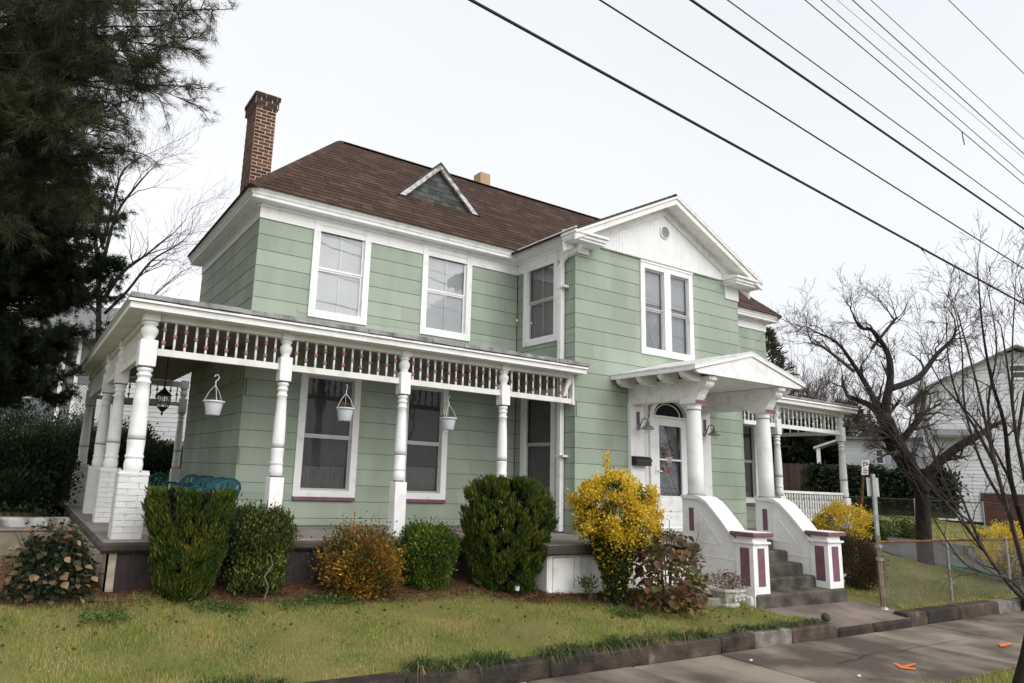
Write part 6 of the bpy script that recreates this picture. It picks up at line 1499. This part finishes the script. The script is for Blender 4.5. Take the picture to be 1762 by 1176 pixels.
ivm = leaf_mat('ground_ivy', (.04, .06, .025), (.018, .03, .014), (.09, .11, .05)); n_ = 5200; Y = nrng.uniform(-1.7, 3.6, n_); X = -1.96 - np.abs(nrng.normal(size=n_)) * .16 * (1 + .4 * np.sin(Y * 3)) - .02; Z = np.array([zg(a, b) for a, b in zip(X, Y)]) + np.abs(nrng.normal(size=n_)) * .12 * np.clip(1.6 + X + 2.1, .1, 1) + .02
io = leaf_part('ground_ivy', np.stack([X, Y, Z], 1), rand_dirs(n_) + np.array([-.5, -.3, .3]), nrng.uniform(.04, .08, n_), .045, ivm, None); io['kind'] = 'stuff'; tag(io, 'dark ivy creeping up the side of the porch foundation', 'ivy')
n_ = 5000; X = nrng.uniform(-7, -2.1, n_); Y = nrng.uniform(2.6, 8, n_); Z = np.array([zg(a, b) for a, b in zip(X, Y)]) + nrng.uniform(.0, .16, n_); io = leaf_part('bed_groundcover', np.stack([X, Y, Z], 1), rand_dirs(n_) + np.array([0, -.2, .6]), nrng.uniform(.05, .1, n_), .04, ivm, None); io['kind'] = 'stuff'; tag(io, 'dark ground cover in the raised bed at left', 'ground cover')

# ------------------------------------------------------------------ neighbouring houses
NW = mat('neighbour_white_clapboard', (.70, .71, .73), (.58, .59, .61), rough=.7, scale=3, vary=.15)
NG = mat('neighbour_grey_clapboard', (.20, .21, .225), (.15, .155, .165), rough=.8, scale=3)  # grey siding with the shadow it stands in mixed into the colour
NR = mat('neighbour_roof', (.22, .22, .22), (.16, .16, .16), rough=.9, scale=4)
NBR = mat('neighbour_brick', (.10, .042, .034), (.06, .028, .024), rough=.9, scale=8)
def boards(parent, x0, x1, z0, z1, y, m, step=.14, xf=None):
    """lapped clapboards on a wall facing -Y (local)"""
    me = MB().add([(0, 0, 0), (1, 0, 0), (1, 0, 1), (0, 0, 1), (0, -.028, 0), (1, -.028, 0), (1, -.006, 1), (0, -.006, 1)], [(0, 3, 2, 1), (4, 5, 6, 7), (0, 1, 5, 4), (1, 2, 6, 5), (2, 3, 7, 6), (3, 0, 4, 7)]).mesh('clapboard'); me.materials.append(m); z = z0
    while z < z1 - .02:
        a, b = (x0, x1) if xf is None else xf(z)
        if b - a > .1:
            o = bpy.data.objects.new('clapboard', me); COL.objects.link(o); o.parent = parent; o.location = (a, y, z); o.scale = (b - a, 1, min(step, z1 - z) - .004)
        z += step
def nb_window(parent, x0, x1, z0, z1, y, m=WHITE):
    mb = MB(); c_ = .09
    for a, b, c2, d in ((x0, x0 + c_, z0, z1), (x1 - c_, x1, z0, z1), (x0, x1, z0, z0 + c_), (x0, x1, z1 - c_, z1), (x0, x1, (z0 + z1) / 2 - .03, (z0 + z1) / 2 + .03)): mb.box(a, b, y - .06, y - .03 - (.001 if d - c2 > .5 else 0), c2, d)
    w = part('window', mb, m, parent); part('pane', MB().box(x0 + .03, x1 - .03, y - .04, y - .032, z0 + .03, z1 - .03), mat('far_glass', (.06, .065, .07), (.04, .04, .045), rough=.15, spec=.6), w)
# right: two storey white house
pR = Vector(at(1600, 880, 33)); pR.z = gz(pR.x, pR.y); ang = math.atan2(AX_R[1], AX_R[0]) - .52
HR = thing('neighbour_house', 'white clapboard two storey house with brick base behind the bare trees at right', 'house', pR, ang)
def local_px(u, v, base, a):
    """local (x, z) on the front wall plane of a thing at base turned by a"""
    n = Vector((-math.sin(a), math.cos(a), 0)); d = Vector(ray(u, v)); t = (base - Vector(CAM)).dot(n) / d.dot(n); q = Vector(CAM) + d * t - base
    return q.x * math.cos(a) + q.y * math.sin(a), q.z
w_ = lambda u, v: local_px(u, v, pR, ang)
xl, _ = w_(1600, 700); xr, _ = w_(1860, 700); ze = w_(1620, 668)[1]; zp = w_(1745, 600)[1]; xp_ = w_(1745, 600)[0]; zbk = w_(1720, 850)[1]; xbk = w_(1690, 880)[0]
xr = 2 * xp_ - xl
part('wall', MB().prism([(xl, 0), (xr, 0), (xr, ze), (xp_, zp - .1), (xl, ze)], lambda a, b, t: (a, t, b), .0, 7), NW, HR)
boards(HR, xl, xr, .0, zp - .2, -.003, NW, .17, lambda z: (xl, xr) if z < ze else (xl + (xp_ - xl) * (z - ze) / (zp - ze), xr - (xr - xp_) * (z - ze) / (zp - ze)))
part('brick_base', MB().box(xbk, xr + .02, -.09, -.04, -.5, zbk), NBR, HR); part('corner_board', MB().box(xl - .08, xl + .10, -.07, -.035, 0, ze), WHITE, HR); part('corner_board', MB().box(xbk - 1.3, xbk - .9, -.08, -.035, 0, zbk + .2), WHITE, HR)
rf = MB()
for ex in (xl - .4, xr + .4):
    zz = ze - .4 * (zp - ze) / (xp_ - xl); rf.prism([(ex, zz), (xp_, zp), (xp_, zp + .12), (ex, zz + .12)], lambda a, b, t: (a, t, b), -.45, 7.4)
part('roof', rf, NR, HR); x3, z3 = w_(1592, 752); x4, z4 = w_(1682, 745)
part('shed_roof', MB().prism([(-.05, z3 + .25), (-1.3, z3 - .1), (-1.3, z3 + .02), (-.05, z3 + .38)], lambda a, b, t: (t, a, b), x3, x4), NR, HR)
nb_window(HR, xp_ - .35, xp_ + .35, zp - 1.5, zp - .75, -.03)
# low white annex with a flat roof and a carport post
pA = Vector(at(1500, 838, 38)); pA.z = max(gz(pA.x, pA.y), .1); HA = thing('white_annex', 'low white clapboard annex with a flat roof and carport post', 'shed', pA, ang)
wa = lambda u, v: local_px(u, v, pA, ang)
xa, xb_, zt_ = wa(1448, 770)[0], wa(1615, 770)[0], wa(1500, 757)[1]
part('wall', MB().box(xa, xb_, 0, 5, -.6, zt_), NW, HA); boards(HA, xa, xb_, -.5, zt_, -.003, NW, .15); part('roof', MB().box(xa - .1, xb_ + .2, -.35, 5, zt_, zt_ + .14), NR, HA)
xc, zc_ = wa(1400, 773); part('carport_roof', MB().prism([(xc, zc_), (xa, wa(1440, 757)[1]), (xa, wa(1440, 757)[1] + .1), (xc, zc_ + .12)], lambda a, b, t: (a, t, b), -.3, 4), NW, HA); xq = wa(1409, 790)[0]; part('carport_post', MB().box(xq - .1, xq + .1, -.15, .05, -.6, zc_ + .05), WHITE, HA)
nb_window(HA, wa(1505, 785)[0], wa(1522, 785)[0], wa(1510, 800)[1], wa(1510, 772)[1], -.03)
# ivy covered hedge and board fence
pF = Vector(at(1365, 842, 36)); pF.z = gz(pF.x, pF.y); WF = thing('wooden_fence', 'dark brown vertical board fence behind the right porch', 'fence', pF, ang); WFM = mat('dark_fence_board', (.085, .055, .042), (.045, .03, .025), rough=.9, vary=.2, scale=4)
bm_ = MB().cbox(0, .148, 0, .025, -.4, 1.65, .006).mesh('board'); bm_.materials.append(WFM)
for i in range(44):
    o = bpy.data.objects.new('board', bm_); COL.objects.link(o); o.parent = WF; o.location = (-3.6 + i * .152, rng.uniform(-.006, .006), rng.uniform(-.03, .03))
part('fence_rail', MB().box(-3.6, 3.1, .03, .08, .3, .4).box(-3.6, 3.1, .03, .08, 1.2, 1.3), WFM, WF)
hx = [at(u, 838, d) for u, d in ((1395, 34), (1640, 31))]
IH = thing('ivy_hedge', 'long dark hedge covered in ivy in front of the white annex', 'hedge', (*hx[0][:2], gz(*hx[0][:2]))); n_ = 15000; f = nrng.random(n_); s = nrng.random(n_); d = Vector(hx[1] - hx[0]); P = np.stack([d.x * f, d.y * f, s * (1.72 + .12 * np.sin(f * 30))], 1) + nrng.normal(size=(n_, 3)) * np.array([.18, .18, .06])
leaf_part('foliage', P, rand_dirs(n_) * .8 + np.array([-.3, -.7, .1]), nrng.uniform(.10, .2, n_), .13, L_IVY, IH); part('core', MB().prism([(0, 0), (d.x, d.y), (d.x - .2, d.y + .4), (-.2, .4)], lambda a, b, t: (a, b, t), -.4, 1.55), L_DARK, IH)
n_ = 7000; U = nrng.random(n_); Vv = nrng.random(n_) ** 1.3; ground_pts = []
gP = [ground_at(1500 + 190 * k / 6, 842) for k in range(7)]; gE = [ground_at(1600 + 120 * k / 6, 890) for k in range(7)]
for a, b in zip(U, Vv):
    k = min(5, int(a * 6)); p = gP[k].lerp(gP[k + 1], a * 6 - k); e = gE[k].lerp(gE[k + 1], a * 6 - k); f_ = b * (.15 + .85 * a); x, y = p[0] + (e[0] - p[0]) * f_, p[1] + (e[1] - p[1]) * f_; ground_pts.append((x, y, zg(x, y) + nrng.uniform(0, .35) * (1 - b * .6)))
io = leaf_part('slope_ivy', np.array(ground_pts), rand_dirs(n_) + np.array([-.3, -.4, .6]), nrng.uniform(.10, .18, n_), .12, L_IVY, None); io['kind'] = 'stuff'; tag(io, 'ivy spreading down the slope below the hedge', 'ivy')
for i, (u, v, dp, rx, h, lb) in enumerate(((1545, 914, 22, .9, .40, 'low dark mounded shrub beside the driveway'), (1500, 930, 19.5, .4, .55, 'small dark shrub where the driveway meets the euonymus'))):
    b = Vector(at(u, v, dp)); b.z = gz(b.x, b.y); shrub('mounded_shrub', lb, b, rx, rx * .7, h, 4000, .07, L_BOX, None, clumps=70, spread=.14)
HOSE = mat('green_hose', (.02, .22, .09), rough=.5); hp_ = [ground_at(u, v) + Vector((0, 0, .06)) for u, v in ((1640, 978), (1660, 981), (1684, 987), (1712, 994), (1730, 996))]
tag(part('garden_hose', MB().tube(hp_, .035, 7).tube([q + Vector((.05, .1, .02)) for q in hp_], .035, 7), HOSE), 'green garden hose lying on the lawn by the driveway edge', 'hose')

# left: pale neighbour house seen past the porch
pL = Vector(at(150, 790, 27)); pL.z = gz(pL.x, pL.y); HL = thing('neighbour_house', 'pale clapboard neighbour house behind the cedar and the left porch', 'house', pL, math.atan2(AX_R[1], AX_R[0])); aL = math.atan2(AX_R[1], AX_R[0]); wl = lambda u, v: local_px(u, v, pL, aL)
x0, x1, zt_ = wl(-120, 700)[0], wl(470, 700)[0], wl(200, 585)[1]; zb_ = wl(260, 757)[1]; xg = wl(155, 700)[0]
part('wall', MB().box(x0, x1, 0, 6, -1, zt_), NG, HL); boards(HL, x0, xg, zb_ - .6, zt_, -.003, NG, .18); boards(HL, xg, x1, zb_, zt_, -.004, NW, .18); part('roof', MB().prism([(-.7, zt_ - .1), (3, zt_ + 2.0), (6.7, zt_ - .1)], lambda a, b, t: (t, a, b), x0 - .5, x1 + .5), NR, HL)
part('brick_base', MB().box(xg, x1, -.05, -.02, -1, zb_), mat('tan_base', (.30, .20, .13), (.2, .13, .09)), HL)
a, b = wl(18, 685), wl(72, 592); nb_window(HL, a[0], b[0], a[1], b[1], -.03); part('corner_board', MB().box(wl(96, 700)[0], wl(103, 700)[0], -.07, -.034, 0, zt_), WHITE, HL); part('corner_board', MB().box(wl(122, 700)[0], wl(128, 700)[0], -.07, -.034, 0, zt_), WHITE, HL)
part('dark_rail', MB().box(wl(200, 700)[0], wl(290, 700)[0], -1.2, -1.1, wl(240, 702)[1], wl(240, 690)[1]), BLACK, HL); part('porch_post', MB().box(wl(218, 690)[0], wl(232, 690)[0], -1.2, -1.05, -.8, wl(225, 655)[1]), NG, HL)
lt = MB(); (xa, za), (xb_, zb2) = wl(124, 715), wl(160, 665)
for i in range(-10, 14):
    for sg in (1, -1):
        s0 = xa + i * .12; f0, f1 = (xa - s0) / (zb2 - za), (xb_ - s0) / (zb2 - za)
        f0, f1 = max(0, f0), min(1, f1)
        if f1 > f0: lt.tube([(s0 + (zb2 - za) * f0, -.06 - .005 * sg, za + (zb2 - za) * (f0 if sg > 0 else 1 - f0)), (s0 + (zb2 - za) * f1, -.06 - .005 * sg, za + (zb2 - za) * (f1 if sg > 0 else 1 - f1))], .02, 4)
part('lattice', lt, WHITE_OLD, HL, fix=False)
